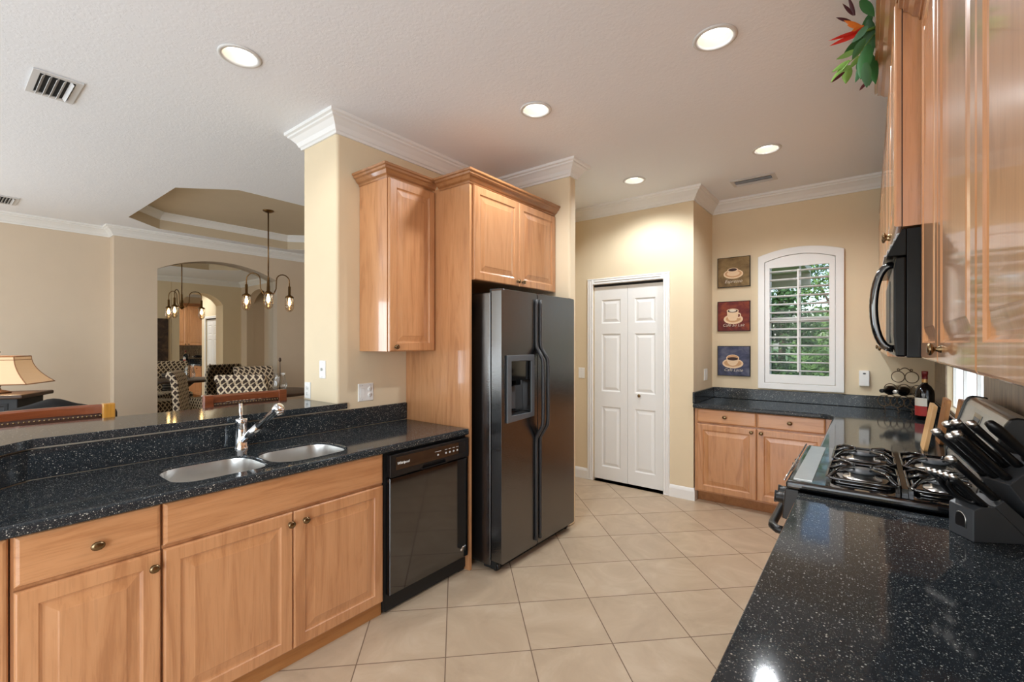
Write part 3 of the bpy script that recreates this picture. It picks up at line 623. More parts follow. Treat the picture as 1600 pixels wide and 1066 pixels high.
for i, yy in enumerate((ra+.07, ra+.16, rb-.16, rb-.07)):
    mb = MB(); T = frame((-.2575, yy, .857), (0, -1, 0), (.08, 0, 1)); mb.lathe([(.026, 0), (.027, .006), (.022, .01), (.02, .032), (.018, .036), (.0005, .036)], T, 18); mb.box((-.005, -.022, .03), (.005, .022, .04), T); mb.build('knob', 'black_satin', mp)
mb = MB(); mb.panel(frame((-.25, rb-.005, .20), (0, -1, 0), (0, 0, 1)), Wr-.01, .575, [(0, -.004), (.004, 0), (.1, 0), (.104, -.002)], .043); od = mb.build('oven_door', 'black_gloss', rg)
mb = MB(); hz = .735
mb.tube([(-.25, ra+.05, hz), (-.285, ra+.052, hz), (-.306, ra+.085, hz), (-.31, ra+.12, hz), (-.31, rb-.12, hz), (-.306, rb-.085, hz), (-.285, rb-.052, hz), (-.25, rb-.05, hz)], .016, 14); mb.build('handle', 'black_satin', od)
mb = MB(); mb.panel(frame((-.245, rb-.005, .03), (0, -1, 0), (0, 0, 1)), Wr-.01, .16, [(0, -.004), (.004, 0)], .038); mb.build('drawer', 'black_gloss', rg)
mb = MB(); sec = [(.395, .9485), (.272, .9485), (.272, 1.0), (.333, 1.215), (.345, 1.235), (.36, 1.24), (.395, 1.235)]
mb.loft([[Vector((x, y, z)) for x, z in sec] for y in (ra+.02, rb-.02)], True, True, False); bgd = mb.build('backguard', 'steel', rg, bevel=.006)
for y in (ra, rb-.02):
    mb = MB(); mb.loft([[Vector((x, yy, z)) for x, z in [(a_-(.006 if a_ < .39 else -.004), b_+.004) for a_, b_ in sec]] for yy in (y, y+.02)], True, True, False); mb.build('end_cap', 'black_satin', bgd, bevel=.004)
T = frame((.3, 2.51, 1.10), (0, -1, 0), (.27, 0, .96)); mb = MB(); mb.box((0, .02, -.0015), (.14, .105, .002), T); dsp = mb.build('clock_display', 'black_gloss', bgd)
mb = MB(); mb.box((.02, .035, .002), (.12, .09, .003), T); mb.build('screen', 'fridge_grey', dsp)

# ---------------- upper cabinets, microwave
NX = .135; UZ0, UZ1 = 1.417, 2.55
nu = thing('upper_cabinet', 'maple wall cabinets with three raised doors over the near worktop', 'cabinet', (.28, 1.2, UZ0))
mb = MB(); mb.box((NX+.02, -.1, UZ0), (RX-.002, 2.012, UZ1)); mb.build('body', 'wood_z', nu)
door(nu, (NX, 2.006, UZ0+.002), (0, -1, 0), .455, 1.115, 'wood_z'); door(nu, (NX, 1.548, UZ0+.002), (0, -1, 0), .515, 1.115, 'wood_z', (.075, .037)); door(nu, (NX, 1.030, UZ0+.002), (0, -1, 0), .52, 1.115, 'wood_z', (.47, .037)); door(nu, (NX, .505, UZ0+.002), (0, -1, 0), .52, 1.115, 'wood_z')
mb = MB(); mb.sweep([(NX+.002, 2.011), (NX+.002, -.1)], CABC, 2.535); mb.build('crown_moulding', 'wood_crown', nu)
mc = thing('upper_cabinet', 'maple cabinet standing proud above the black microwave', 'cabinet', (.28, 2.4, 1.86)); MX = .068
mb = MB(); mb.box((MX+.02, 2.014, 1.862), (RX-.002, 2.79, 2.66)); mb.build('body', 'wood_z', mc)
mb = MB(); mb.box((MX+.0192, 2.0125, 1.862), (MX+.0215, 2.0138, 2.62)); mb.build('edge_gap', 'dark', mc)
door(mc, (MX, 2.786, 1.864), (0, -1, 0), .383, .755, 'wood_z', (.35, .035)); door(mc, (MX, 2.400, 1.864), (0, -1, 0), .383, .755, 'wood_z', (.033, .035))
mb = MB(); mb.sweep([(RX-.005, 2.79), (MX+.012, 2.79), (MX+.012, 2.016), (RX-.005, 2.016)], CABC, 2.625); mb.build('crown_moulding', 'wood_crown', mc)
fu = thing('upper_cabinet', 'maple wall cabinets between microwave and window wall', 'cabinet', (.28, 3.9, UZ0))
mb = MB(); mb.box((MX+.02, 2.796, UZ0-.012), (RX-.002, WY-.002, 2.525)); mb.build('body', 'wood_z', fu)
yy = 5.04
for i, (w_, k) in enumerate(((.56, .52), (.56, .04), (.56, .52), (.555, .04))): door(fu, (MX, yy, UZ0-.01), (0, -1, 0), w_-.004, 1.1, 'wood_z', (k, .035)); yy -= w_
mb = MB(); mb.sweep([(MX+.06, WY-.005), (MX+.06, 2.797)], CABC, 2.526); mb.build('crown_moulding', 'wood_crown', fu)
mw = thing('microwave', 'black over-the-range microwave with curved handle', 'microwave', (.25, 2.4, 1.42))
mb = MB(); mb.box((.10, 2.017, 1.422), (RX-.003, 2.787, 1.856)); mb.build('body', 'black_soft', mw, bevel=.003)
mb = MB(); mb.loft([[Vector((x, y, z)) for x, z in ((.1, 1.424), (.072, 1.424), (.066, 1.5), (.066, 1.72), (.072, 1.762), (.1, 1.762))] for y in (2.019, 2.786)], True, True, False); dm = mb.build('door', 'black_soft', mw, bevel=.006)
mb = MB(); mb.box((.0635, 2.3, 1.47), (.0665, 2.74, 1.71)); mb.build('door_window', 'black_satin', dm)
mb = MB(); mb.tube([(.070-.056*sin(pi*i/16)**.8, 2.12, 1.60-.15*cos(pi*i/16)) for i in range(17)], .014, 12, flat=.8); mb.build('handle', 'black_gloss', dm)
mb = MB(); mb.loft([[Vector((x, y, z)) for x, z in ((.1, 1.765), (.046, 1.765), (.088, 1.855), (.1, 1.855))] for y in (2.019, 2.786)], True, True, False); vg = mb.build('vent_hood', 'black_soft', mw, bevel=.003)
mb = MB()
for k in range(5):
    u = (k+.5)/5; x = .046+.042*u; z = 1.765+.09*u; mb.box((x-.008, 2.05, z-.004), (x-.0005, 2.76, z+.002))
mb.build('vent_grille', 'vent', vg)

# ------------------------------------------------------------------ things on the range side worktop
# knife block
KO = Vector((.205, 1.84, .914)); kb_L = Vector((.86, .51, 0)).normalized(); kb_W = Vector((.51, -.86, 0)).normalized()
KW = .085; Fk = Matrix.Identity(4)
for i in range(3): Fk[i][0] = kb_L[i]; Fk[i][1] = (0, 0, 1)[i]; Fk[i][2] = kb_W[i]; Fk[i][3] = KO[i]
Fk = Fk @ Matrix.Translation((0, 0, -.035))
kb = thing('knife_block', 'dark grey slanted knife block on the near black worktop', 'knife block', KO+kb_L*.1)
M['block'] = simple('gunmetal_block', (64, 66, 69), .38, var=.12, vscale=20)
def kprism(poly, w0, w1): 
    mb = MB(); mb.loft([[Fk @ Vector((l, z, w_)) for l, z in poly] for w_ in (w0, w1)], True, True, False); return mb
kprism([(0, 0), (0, .088), (.018, .098), (.056, .098), (.15, 0)], 0, KW).build('base', 'block', kb, bevel=.003)
kprism([(.054, .099), (.078, .118), (.20, 0), (.151, 0)], .002, KW-.002).build('middle_tier', 'block', kb, bevel=.002)
kprism([(.082, .165), (.166, .236), (.33, .06), (.33, 0), (.215, 0), (.145, .08)], -.006, KW+.006).build('upper_tier', 'block', kb, bevel=.003)
mb = MB(); mb.plate([(-.018, 0), (.018, 0)]+[(.018*cos(a), .022+.018*sin(a)) for a in [pi*i/10 for i in range(11)]], [], frame(Fk @ Vector((-.0005, .03, KW/2)), kb_W, (0, 0, 1)), .0028); em = mb.build('emblem', 'steel_dark', kb)
mb = MB(); mb.tube([Fk @ Vector((-.0015, .03+(.03*0 if False else 0)+zz, KW/2+xx)) for xx, zz in [(.019, 0)]+[(.019*cos(pi*i/10), .022+.019*sin(pi*i/10)) for i in range(8)]], .0014, 6); mb.build('rim', 'steel', em)
kd = Vector((-.72, .70, 0)).normalized()
def knife(l, z, w_, L, r, label, group, cap=True, curve=0.0, tilt=0.0):
    b0 = Fk @ Vector((l, z, w_)); d = (Fk.to_3x3() @ Vector((kd.x, kd.y, tilt))).normalized(); nrm = (Fk.to_3x3() @ Vector((kd.y, -kd.x, 0)))
    k_ = thing('kitchen_knife', label, 'knife', b0, group)
    pts = []; rs = []
    for i in range(9):
        u = i/8; pts.append(b0+d*(L*u)+nrm*(curve*sin(pi*u)*-1)); rs.append(r*(.72+.28*abs(2*u-1)**1.5+.12*sin(pi*u)))
    mb = MB(); mb.tube(pts, rs, 12, flat=.72); mb.build('handle', 'black_satin', k_)
    mb = MB(); mb.tube([b0-d*.03, b0-d*.002, b0+d*.006], [r*.55, r*.8, r*.85], 10, flat=.6); mb.build('bolster', 'steel', k_)
    if cap: mb = MB(); mb.tube([pts[-1]-d*.006, pts[-1]+d*.004, pts[-1]+d*.008], [r*1.03, r*1.0, r*.5], 12, flat=.76); mb.build('end_cap', 'steel', k_)
for i in range(5): knife(.026+.003*i, .100, .004+.017*i, .112, .0105, 'slim black handled steak knife in the lowest row of the block', 'steak knives in the lowest row')
knife(.068, .120, .066, .155, .0145, 'thick black knife rising from the slim middle slab of the block', None)
for i, (l, z, w_, L) in enumerate(((.088, .172, .006, .175), (.092, .175, .036, .16), (.096, .178, .068, .175))): knife(l, z, w_, L, .014, ('black knife in the middle row, reaching farthest over the cooktop', 'black knife in the centre of the middle row', 'long thick black knife in the middle row, closest to the camera')[i], 'knives in the middle row')
for i, (l, z, w_, L) in enumerate(((.118, .198, .000, .17), (.126, .204, .026, .175), (.136, .212, .054, .165))): knife(l, z, w_, L, .014, ('topmost row black knife farthest from the camera', 'topmost row black knife between two others', 'topmost row black knife with steel cap, closest to the sharpening steel')[i], 'knives in the top row')
ss = thing('sharpening_steel', 'thick plain black handled sharpening steel at the top of the block', 'sharpening steel', Fk @ Vector((.158, .229, .066)))
mb = MB(); b0 = Fk @ Vector((.158, .231, .066)); d = Fk.to_3x3() @ Vector((kd.x, kd.y, 0)); mb.tube([b0, b0+d*.008, b0+d*.02, b0+d*.07, b0+d*.12, b0+d*.145, b0+d*.15], [.019, .019, .0125, .0165, .018, .013, .004], 14, flat=.8); mb.build('handle', 'black_satin', ss)
mb = MB(); mb.tube([b0-d*.03, b0], .005, 10); mb.build('rod', 'steel', ss)
sc = thing('kitchen_shears', 'black looped kitchen shears in the base of the block', 'scissors', Fk @ Vector((.02, .1, .05)))
for w_ in (.03, .06):
    mb = MB(); c0 = Fk @ Vector((.02-.03, .1+.034, w_)); n0 = len(mb.bm.faces)
    dl = Fk.to_3x3() @ Vector((kd.x, kd.y, 0)); dn = Fk.to_3x3() @ Vector((0, 0, 1)); dp = Fk.to_3x3() @ Vector((kd.y, -kd.x, 0))
    P = [c0+dl*(.042*cos(a))+(dn*.55+dp*.6)*(.02*sin(a)) for a in [2*pi*i/16 for i in range(17)]]; mb.tube(P, .006, 8, False); mb.build('finger_loop', 'black_satin', sc)
# cutting boards leaning on the wall beyond the range
def cboard(y0, y1, xb, xt, h, th, mat, label, notch=False):
    z0 = CT+.001; up = Vector((xt-xb, 0, h)).normalized(); L = Vector((xt-xb, 0, h)).length
    m = frame((xb, y1, z0), (0, -1, 0), up); mb = MB(); w_ = y1-y0
    O = rrect(0, 0, w_, L, .018, 4)
    if notch: O = [(0, 0), (w_, 0), (w_, L*.78), (w_*.7, L*.80), (w_*.68, L), (w_*.32, L), (w_*.3, L*.80), (0, L*.78)]
    mb.plate(O, [ellipse(w_/2, L-.035, .014, .014, 14)] if not notch else [], m, th)
    tag(mb.build('cutting_board', mat, loc=(xb, (y0+y1)/2, z0), bevel=.003), label, 'cutting board')
cboard(3.16, 3.36, .222, .262, .24, .016, 'board_a', 'pale wooden cutting board leaning in front of the others', False)
cboard(3.42, 3.62, .305, .338, .25, .018, 'board_b', 'darker wooden cutting board standing behind the pale one')
cboard(2.95, 3.17, .318, .352, .285, .016, 'board_b', 'tall brown cutting board with square top near the backguard')
# wine rack
rk0 = Vector((.105, 4.86, CT)); rk1 = Vector((.335, 4.75, CT)); e_ = (rk1-rk0).normalized(); bk = Vector((-e_.y, e_.x, 0)); bk = bk if bk.y > 0 else -bk; R = .044
wr = thing('wine_rack', 'black wrought iron scrolled wine rack in the worktop corner', 'wine rack', (rk0+rk1)/2)
def ring(mb, c, n=24, r=R):
    mb.tube([c+e_*(r*cos(2*pi*i/n))+Vector((0, 0, r*sin(2*pi*i/n))) for i in range(n+1)], .0035, 6, False)
cen = []
for row, (cnt, st0) in enumerate(((3, 0.0), (3, .0), (2, .5))):
    for i in range(cnt): cen.append(rk0+e_*(.012+i*.09+(0, .045, .095)[row])+Vector((0, 0, (.107, .206, .309)[row]-.016)))
for q in (-.04, .06):
    mb = MB()
    for c in (cen if q < 0 else cen[:3]): ring(mb, c+bk*q)
    if q > 0: mb.build('rear_hoops', 'iron', wr); continue
    top = (cen[-1]+cen[-2])/2+Vector((0, 0, R*1.0))+bk*q; h_ = (cen[-1]-cen[-2]).length*.62
    S_ = []
    for i in range(21): u = -1+i/10; S_.append(top+e_*(h_*u*.72)+Vector((0, 0, .026*cos(u*pi*.5)+.002)))
    mb.tube(S_, .0035, 6)
    for sg in (-1, 1):
        sp2 = [top+e_*(sg*h_*.72)+e_*(sg*(.012-.0012*i)*sin(i*.7)*1)+Vector((0, 0, .014-(.012-.0012*i)*cos(i*.7)*1)) for i in range(10)]; mb.tube(sp2, .0032, 6)
    for c in cen[:3]:
        f0 = c+bk*q+Vector((0, 0, -R)); mb.tube([f0, f0+e_*.006+Vector((0, 0, -.015)), f0+e_*.014+Vector((0, 0, -.036)), f0+e_*.006+Vector((0, 0, -.0432)), f0+e_*-.004+Vector((0, 0, -.036))], .0032, 6)
    mb.build('scroll_frame', 'iron', wr)
mb = MB()
for c in (cen[0], cen[1], cen[2]): mb.tube([c+bk*-.04+Vector((0, 0, -R)), c+bk*.06+Vector((0, 0, -R))], .0032, 6)
mb.build('cross_bar', 'iron', wr)
M['wine_glass'] = simple('dark_bottle_glass', (12, 12, 13), .08, var=.1); M['foil_red'] = simple('red_foil', (110, 24, 24), .35); M['foil_silver'] = simple('silver_foil', (200, 196, 188), .35, .6)
M['label_w'] = simple('paper_label', (226, 220, 206), .7); M['label_r'] = simple('red_label', (178, 52, 46), .6, var=.25, vscale=30)
M['gold_foil'] = simple('gold_foil', (196, 150, 90), .35, .5)
def lying(c, foil, label):
    b_ = thing('wine_bottle', label, 'bottle', c); d = -bk; T = frame(c+bk*.17, e_, Vector((0, 0, 1))); T = frame(c+bk*.13, e_, bk.cross(e_)*-1 if False else Vector((0, 0, 1)))
    mb = MB(); P = [c+bk*.15, c+bk*.148, c+bk*.0, c-bk*.025, c-bk*.045]; mb.tube([c+bk*.075, c+bk*.073, c-bk*.06, c-bk*.085, c-bk*.105, c-bk*.16], [.02, .036, .037, .03, .016, .0145], 18); mb.build('glass_body', 'wine_glass', b_)
    mb = MB(); mb.tube([c-bk*.15, c-bk*.178, c-bk*.18], [.0155, .0155, .008], 14); mb.build('foil_cap', foil, b_)
lying(cen[3]+Vector((0, 0, -.008)), 'black_satin', 'dark wine bottle lying in the rack with black neck'); lying(cen[4]+Vector((0, 0, -.008)), 'foil_silver', 'dark wine bottle lying in the rack with silver foil cap')
wb = thing('wine_bottle', 'large dark wine bottle standing, red and white label, red foil', 'bottle', (.325, 4.52, CT)); T = Matrix.Translation((.325, 4.52, CT))
mb = MB(); mb.lathe([(.02, .0), (.052, .001), (.056, .006), (.056, .19), (.052, .215), (.036, .245), (.019, .262), (.0165, .27), (.0165, .30)], T, 28); mb.build('glass_body', 'wine_glass', wb)
mb = MB(); mb.lathe([(.0175, .296), (.0175, .33), (.0195, .331), (.0195, .352), (.018, .355), (.0005, .356)], T, 20); mb.build('foil_cap', 'foil_red', wb)
mb = MB(); mb.lathe([(.0172, .272), (.0176, .296)], T, 20); mb.build('neck_band', 'gold_foil', wb)
def wrap(z0, z1, nm, mt):
    mb = MB(); mb.loft([[T @ Vector((.0566*cos(a), .0566*sin(a), z)) for a in [radians(190+i*10) for i in range(10)]] for z in (z0, z1)], False, False); return mb.build(nm, mt, wb)
lb = wrap(.03, .10, 'lower_label', 'label_r'); wrap(.101, .16, 'upper_label', 'label_w')

# ------------------------------------------------------------------ bouquet on the microwave cabinet
bq = thing('silk_bouquet', 'silk bird-of-paradise bouquet with dark leaves on the microwave cabinet', 'artificial flowers', (.11, 2.36, 2.70))
mb = MB(); mb.lathe([(.06, .0), (.075, .05), (.08, .11), (.07, .11)], Matrix.Translation((.16, 2.36, 2.697)), 18, caps=True); mb.build('basket', 'brown_dark', bq)
def leaf_mb(mb, p, d, L, wd, up=(0, 0, 1), droop=.3):
    d = Vector(d).normalized(); s_ = d.cross(Vector(up)); s_ = s_.normalized() if s_.length > .05 else d.orthogonal().normalized(); nn = s_.cross(d); R = []
    for i in range(7):
        u = i/6; c = Vector(p)+d*(L*u)-Vector((0, 0, 1))*(droop*L*u*u); hw = wd*sin(pi*min(1, u*.93+.07))**.8*(1-.35*u); R.append((c-s_*hw+nn*hw*.25, c, c+s_*hw+nn*hw*.25))
    n = len(mb.bm.faces); V = [[mb.bm.verts.new(q) for q in r] for r in R]
    for a_, b_ in zip(V, V[1:]):
        for k in range(2): mb.bm.faces.new((a_[k], a_[k+1], b_[k+1], b_[k]))
    mb._fin(n, True)
rd = random.Random(3); mb = MB(); mb2 = MB(); bc = Vector((.04, 2.40, 2.77))
def bp(h, v, y=2.40):   # fan layout of the sprays: h across, v down, y along the cabinet
    x = h*.0008*y; return Vector((x, y, 1.47+(536.5-v)/713.4*(.788*y-.6157*x)))
def spray(mb, a_, b_, wd, dy=0.0, y0=None):
    y = 2.40+rd.uniform(-.16, .17) if y0 is None else y0; p = bp(a_[0], a_[1], y); q = bp(b_[0], b_[1], y+dy); d = q-p
    leaf_mb(mb, p, d, d.length, wd, (rd.uniform(-.25, .25), 1, rd.uniform(-.25, .25)), .05)
for a_, b_, wd in (((-5, 55), (-45, 84), .020), ((-7, 60), (-29, 92), .018), ((-2, 70), (-14, 122), .030), ((1, 80), (-24, 128), .024), ((2, 62), (22, 44), .026), ((-6, 98), (-3, 136), .020), ((-14, 0), (10, 24), .020), ((-18, 22), (-6, -6), .018), ((4, 86), (12, 130), .022), ((-2, 40), (-30, 66), .018), ((0, 30), (4, 90), .026), ((-8, 90), (-18, 114), .022), ((4, 20), (-14, 60), .02), ((-4, 10), (-24, 30), .016), ((6, 100), (0, 134), .018)):
    spray(mb, a_, b_, wd, rd.uniform(-.05, .05))
for a_, b_, wd in (((-33, 94), (-66, 112), .014), ((-38, 100), (-68, 128), .015), ((-36, 102), (-40, 130), .022), ((-20, 78), (-58, 92), .014), ((-12, 86), (-36, 108), .012)): spray(mb2, a_, b_, wd, 0, 2.38)
mb2.tube([bc, bp(-20, 88, 2.38), bp(-34, 97, 2.38), bp(-46, 110, 2.38)], .002, 5); mb2.tube([bp(-12, 86, 2.38), bp(-20, 78, 2.38), bp(-20, 88, 2.38)], .002, 5)
mb.build('dark_foliage', 'leaf', bq); mb2.build('pale_sprig', 'leaf_lt', bq)
hd_ = MB().tube([bc, bp(-12, 50, 2.37)], .006, 6).build('bloom_stem', 'leaf_lt', bq)
for nm, mt, L_ in (('petal', 'petal', (((-10, 46), (-72, 62)), ((-10, 50), (-70, 70)), ((-12, 48), (-56, 56)), ((-8, 40), (-34, 52)))), ('orange_petal', 'petal_or', (((-10, 44), (-44, 30)), ((-8, 40), (-30, 48)), ((-12, 42), (-38, 38)))), ('plum_petal', 'petal_dk', (((-26, 24), (-46, 4)), ((-24, 24), (-36, -8)), ((-42, 112), (-66, 128)), ((-4, 128), (-16, 141)), ((-30, 34), (-58, 26))))):
    mb = MB()
    for a_, b_ in L_: spray(mb, a_, b_, .011 if nm != 'plum_petal' else .008, -.02, 2.35)
    mb.build(nm, mt, hd_ if nm != 'plum_petal' else bq)

# ------------------------------------------------------------------ wall plates and pictures
def plate_thing(name, label, cat, m, w_, h, kind):
    t_ = thing(name, label, cat, m @ Vector((w_/2, h/2, 0))); mb = MB(); mb.panel(m, w_, h, [(0, .003), (.004, .006)], 0.0); mb.build('cover_plate', 'white', t_)
    g = w_/max(1, len(kind))
    for i, k in enumerate(kind):
        c = g*(i+.5)
        if k == 'r':
            mb = MB(); mb.box((c-.017, h/2-.033, .006), (c+.017, h/2+.033, .0085), m); mb.build('rocker', 'white', t_, bevel=.0015)
        elif k == 'o':
            for s_ in (-1, 1):
                mb = MB(); mb.lathe([(.0165, .006), (.016, .008), (.0003, .008)], m @ Matrix.Translation((c, h/2+s_*.02, 0)), 18); so = mb.build('socket', 'white', t_)
                mb = MB()
                for q in (-.006, .006): mb.box((c+q-.001, h/2+s_*.02-.001, .008), (c+q+.001, h/2+s_*.02+.007, .0086), m)
                mb.lathe([(.002, .0086), (.0002, .0086)], m @ Matrix.Translation((c, h/2+s_*.02-.007, 0)), 8); mb.build('slot', 'dark', so)
        elif k == 't':
            mb = MB(); mb.box((c-.004, h/2-.008, .006), (c+.004, h/2+.01, .018), m); mb.build('toggle', 'plate_detail', t_, bevel=.0015)
    mb = MB()
    for i in range(len(kind)):
        for s_ in (-1, 1): mb.lathe([(.0028, .006), (.0025, .0072), (.0002, .0072)], m @ Matrix.Translation((g*(i+.5), h/2+s_*(h/2-.012), 0)), 8)
    mb.build('screw', 'plate_detail', t_); return t_
plate_thing('switch_outlet_plate', 'wide white switch and outlet plate under the narrow wall cabinet', 'outlet', frame((WX+.0005, 1.757, 1.082), (0, 1, 0), (0, 0, 1)), .118, .118, 'ro')
plate_thing('light_switch', 'white switch plate with two dark screws high on the wall end', 'light switch', frame((-2.872, 1.6045, 1.238), (1, 0, 0), (0, 0, 1)), .072, .118, 't')
plate_thing('power_outlet', 'white outlet plate low on the wall end just above the bar', 'outlet', frame((-3.065, 1.6045, 1.092), (1, 0, 0), (0, 0, 1)), .075, .112, 'o')
plate_thing('light_switch', 'white light switch between fridge and pantry door', 'light switch', frame((-2.511, PY-.0005, 1.088), (1, 0, 0), (0, 0, 1)), .075, .115, 'r')
plate_thing('light_switch', 'white switch on the short return wall above the far worktop', 'light switch', frame((PX+.0005, 4.745, 1.10), (0, 1, 0), (0, 0, 1)), .11, .115, 'rr')
dv_ = thing('plug_in_sensor', 'small white plug-in device on the wall beside the window', 'plug-in device', (-.03, WY, 1.09))
mb = MB(); mb.box((-.068, WY-.034, 1.095), (.007, WY-.001, 1.232)); bd_ = mb.build('casing', 'white', dv_, bevel=.008, seg=3)
mb = MB(); mb.lathe([(.009, 0), (.008, .001), (.0003, .001)], frame((-.03, WY-.0345, 1.206), (1, 0, 0), (0, 0, 1)), 14, sx=1.3, sy=.8); mb.build('lens', 'fridge_grey', dv_)
def paint_bg(name, a, b, c):
    t = NT(name); v = t.mapping(); f = t.noise(v, 9, 5, .6, .6); f2 = t.noise(v, 40, 3)
    col = t.ramp(f, [(.3, lin(a)), (.5, lin(b)), (.7, lin(c))]); t.set(Base_Color=t.mix(t.math('MULTIPLY', f2, .35), col, lin(a)), Roughness=.7); return t.m
M['cream_paint'] = simple('cream_artist_paint', (236, 208, 172), .7, var=.12, vscale=30); M['tan_paint'] = simple('tan_artist_paint', (206, 160, 116), .7, var=.15, vscale=30); M['coffee'] = simple('coffee_paint', (58, 30, 22), .6, var=.2); M['foam'] = simple('foam_paint', (232, 222, 204), .7)
def painting(z0, bgc, title, label, style, x0=-1.232):
    s_ = .304; M['bg'+title] = paint_bg('canvas_'+title.split()[-1].lower(), *bgc); M['edge'+title] = simple('canvas_edge_'+title.split()[-1].lower(), tuple(int(q*.45) for q in bgc[0]), .7)
    mb = MB(); F_ = frame((x0, WY-.022, z0), (1, 0, 0), (0, 0, 1)); mb.mi = 1; mb.box((0, 0, -.021), (s_, s_, 0), F_)
    mb.mi = 0; mb.box((.006, .006, 0), (s_-.006, s_-.006, .0006), F_)
    def E(pts, k, d, th=.0006): mb.mi = k; mb.plate(pts, [], F_ @ Matrix.Translation((0, 0, d+th)), th)
    cx = .145
    if style == 1:
        E(ellipse(cx+.005, .132, .092, .048), 2, .0006); E(ellipse(cx+.005, .135, .078, .037), 3, .0012); E(ellipse(cx+.005, .137, .06, .027), 2, .0016)
        cup = [(cx+.048*cos(a), .178+.07*sin(a)) if False else (cx+.048*cos(a), .175+.062*sin(a)) for a in [pi+pi*i/14 for i in range(15)]]; E(cup, 2, .0022); E(ellipse(cx, .175, .05, .02), 2, .0028); E(ellipse(cx, .175, .041, .015), 4, .0034)
    elif style == 2:
        E(ellipse(cx+.005, .122, .09, .05), 2, .0006); E(ellipse(cx+.005, .124, .07, .034), 3, .0012)
        E([(cx-.054, .205), (cx-.05, .15), (cx-.036, .115), (cx-.02, .106), (cx+.02, .106), (cx+.036, .115), (cx+.05, .15), (cx+.054, .205)], 2, .0018)
        E(ellipse(cx+.056, .158, .022, .028), 2, .0014); E(ellipse(cx+.056, .158, .012, .016), 0, .0017)
        E(ellipse(cx, .207, .056, .022), 2, .0024); E(ellipse(cx, .205, .047, .016), 4, .003); E(ellipse(cx, .208, .033, .013), 5, .0036)
    else:
        E(ellipse(cx, .127, .098, .05), 2, .0006); E(ellipse(cx, .13, .082, .036), 3, .0012)
        E([(cx+.058*cos(a), .178+.075*sin(a)) for a in [pi+pi*i/14 for i in range(15)]], 2, .0018); E(ellipse(cx, .182, .06, .034), 2, .0024); E(ellipse(cx, .184, .052, .028), 3, .003); E(ellipse(cx, .174, .05, .017), 4, .0036)
    mb.mi = 5; mb.mesh(text_mesh(title, .042 if style != 1 else .046, .35, -.0004, .0003), F_ @ Matrix.Translation((.15, .048 if style != 1 else .044, .0012)))
    tag(mb.build('coffee_painting', ['bg'+title, 'edge'+title, 'cream_paint', 'tan_paint', 'coffee', 'foam'], loc=(x0+s_/2, WY, z0)), label, 'painting', 'coffee cup paintings beside the window')
painting(2.04, ((82, 62, 38), (136, 110, 70), (164, 138, 92)), 'Espresso', 'brown square coffee cup painting, topmost of three', 1)
painting(1.592, ((70, 26, 28), (120, 46, 40), (168, 84, 44)), 'Cafe au Lait', 'dark red square coffee cup painting between the other two', 2)
painting(1.138, ((40, 40, 52), (74, 80, 108), (120, 122, 140)), 'Cafe Latte', 'blue grey square coffee cup painting just above the worktop', 3)

# ------------------------------------------------------------------ ceiling fittings
can_lab = ['recessed ceiling light nearest the living room, warm rim', 'large recessed ceiling light in front of the maple wall cabinets', 'recessed ceiling light in front of the refrigerator', 'recessed ceiling light near the slim vent by the window', 'recessed ceiling light in front of the pantry door']
for i, (x, y) in enumerate(cans):
    t_ = thing('ceiling_light', can_lab[i], 'ceiling light', (x, y, CE), 'recessed ceiling lights'); T = Matrix.Translation((x, y, CE))
    mb = MB(); mb.lathe([(.098, -.001), (.098, -.004), (.092, -.008), (.078, -.006), (.076, .004)], T, 32); mb.build('trim_ring', 'can_trim', t_)
    mb = MB(); mb.lathe([(.0762, .003), (.073, .02), (.0665, .040)], T, 32); mb.build('baffle', 'can_baffle', t_)
    mb = MB(); mb.lathe([(.067, .039), (.03, .036), (.0005, .035)], T, 32); mb.build('lamp', 'can_on', t_)
    mb = MB(); mb.lathe([(.0775, .1), (.0775, .0), ], T, 24); mb.build('housing', 'can_trim', t_)
    l = bpy.data.lights.new('can_spot', 'SPOT'); l.energy = 44 if i else 11; l.spot_size = radians(150); l.spot_blend = .6; l.shadow_soft_size = .05; l.color = (.91, .96, 1) if i else (1, .95, .88)
    o = bpy.data.objects.new('can_spot', l); COL.objects.link(o); o.location = (x, y, CE-.012)
def vent(x0, x1, y0, y1, ns, label):
    t_ = thing('ceiling_vent', label, 'air vent', ((x0+x1)/2, (y0+y1)/2, CE)); mb = MB(); f_ = .03
    mb.plate([(x0, y0), (x1, y0), (x1, y1), (x0, y1)], [[(x0+f_, y0+f_), (x1-f_, y0+f_), (x1-f_, y1-f_), (x0+f_, y1-f_)]], Matrix.Translation((0, 0, CE-.001)), .008); mb.build('vent_frame', 'vent', t_, bevel=.002)
    mb = MB(); mb.box((x0+f_*.5, y0+f_*.5, CE-.0015), (x1-f_*.5, y1-f_*.5, CE-.0005)); mb.build('duct', 'dark', t_)
    H_ = y1-y0-2*f_
    for k in range(ns):
        yc = y0+f_+H_*(k+.5)/ns; an = radians(50 if k < ns-1 or ns < 3 else -50); mb = MB(); m = Matrix.Translation(((x0+x1)/2, yc, CE-.011)) @ Matrix.Rotation(an, 4, 'X'); h_ = (x1-x0)/2-f_
        mb.box((-h_, -.0105, -.001), (h_, .0105, .001), m); mb.build('slat', 'vent', t_)
vent(-3.79, -3.45, .34, .54, 5, 'white slatted ceiling vent near the living room'); vent(-7.05, -6.69, .38, .57, 6, 'small ceiling vent far over the lamp'); vent(-.98, -.63, 4.42, 4.60, 3, 'slim ceiling vent close to the window wall')

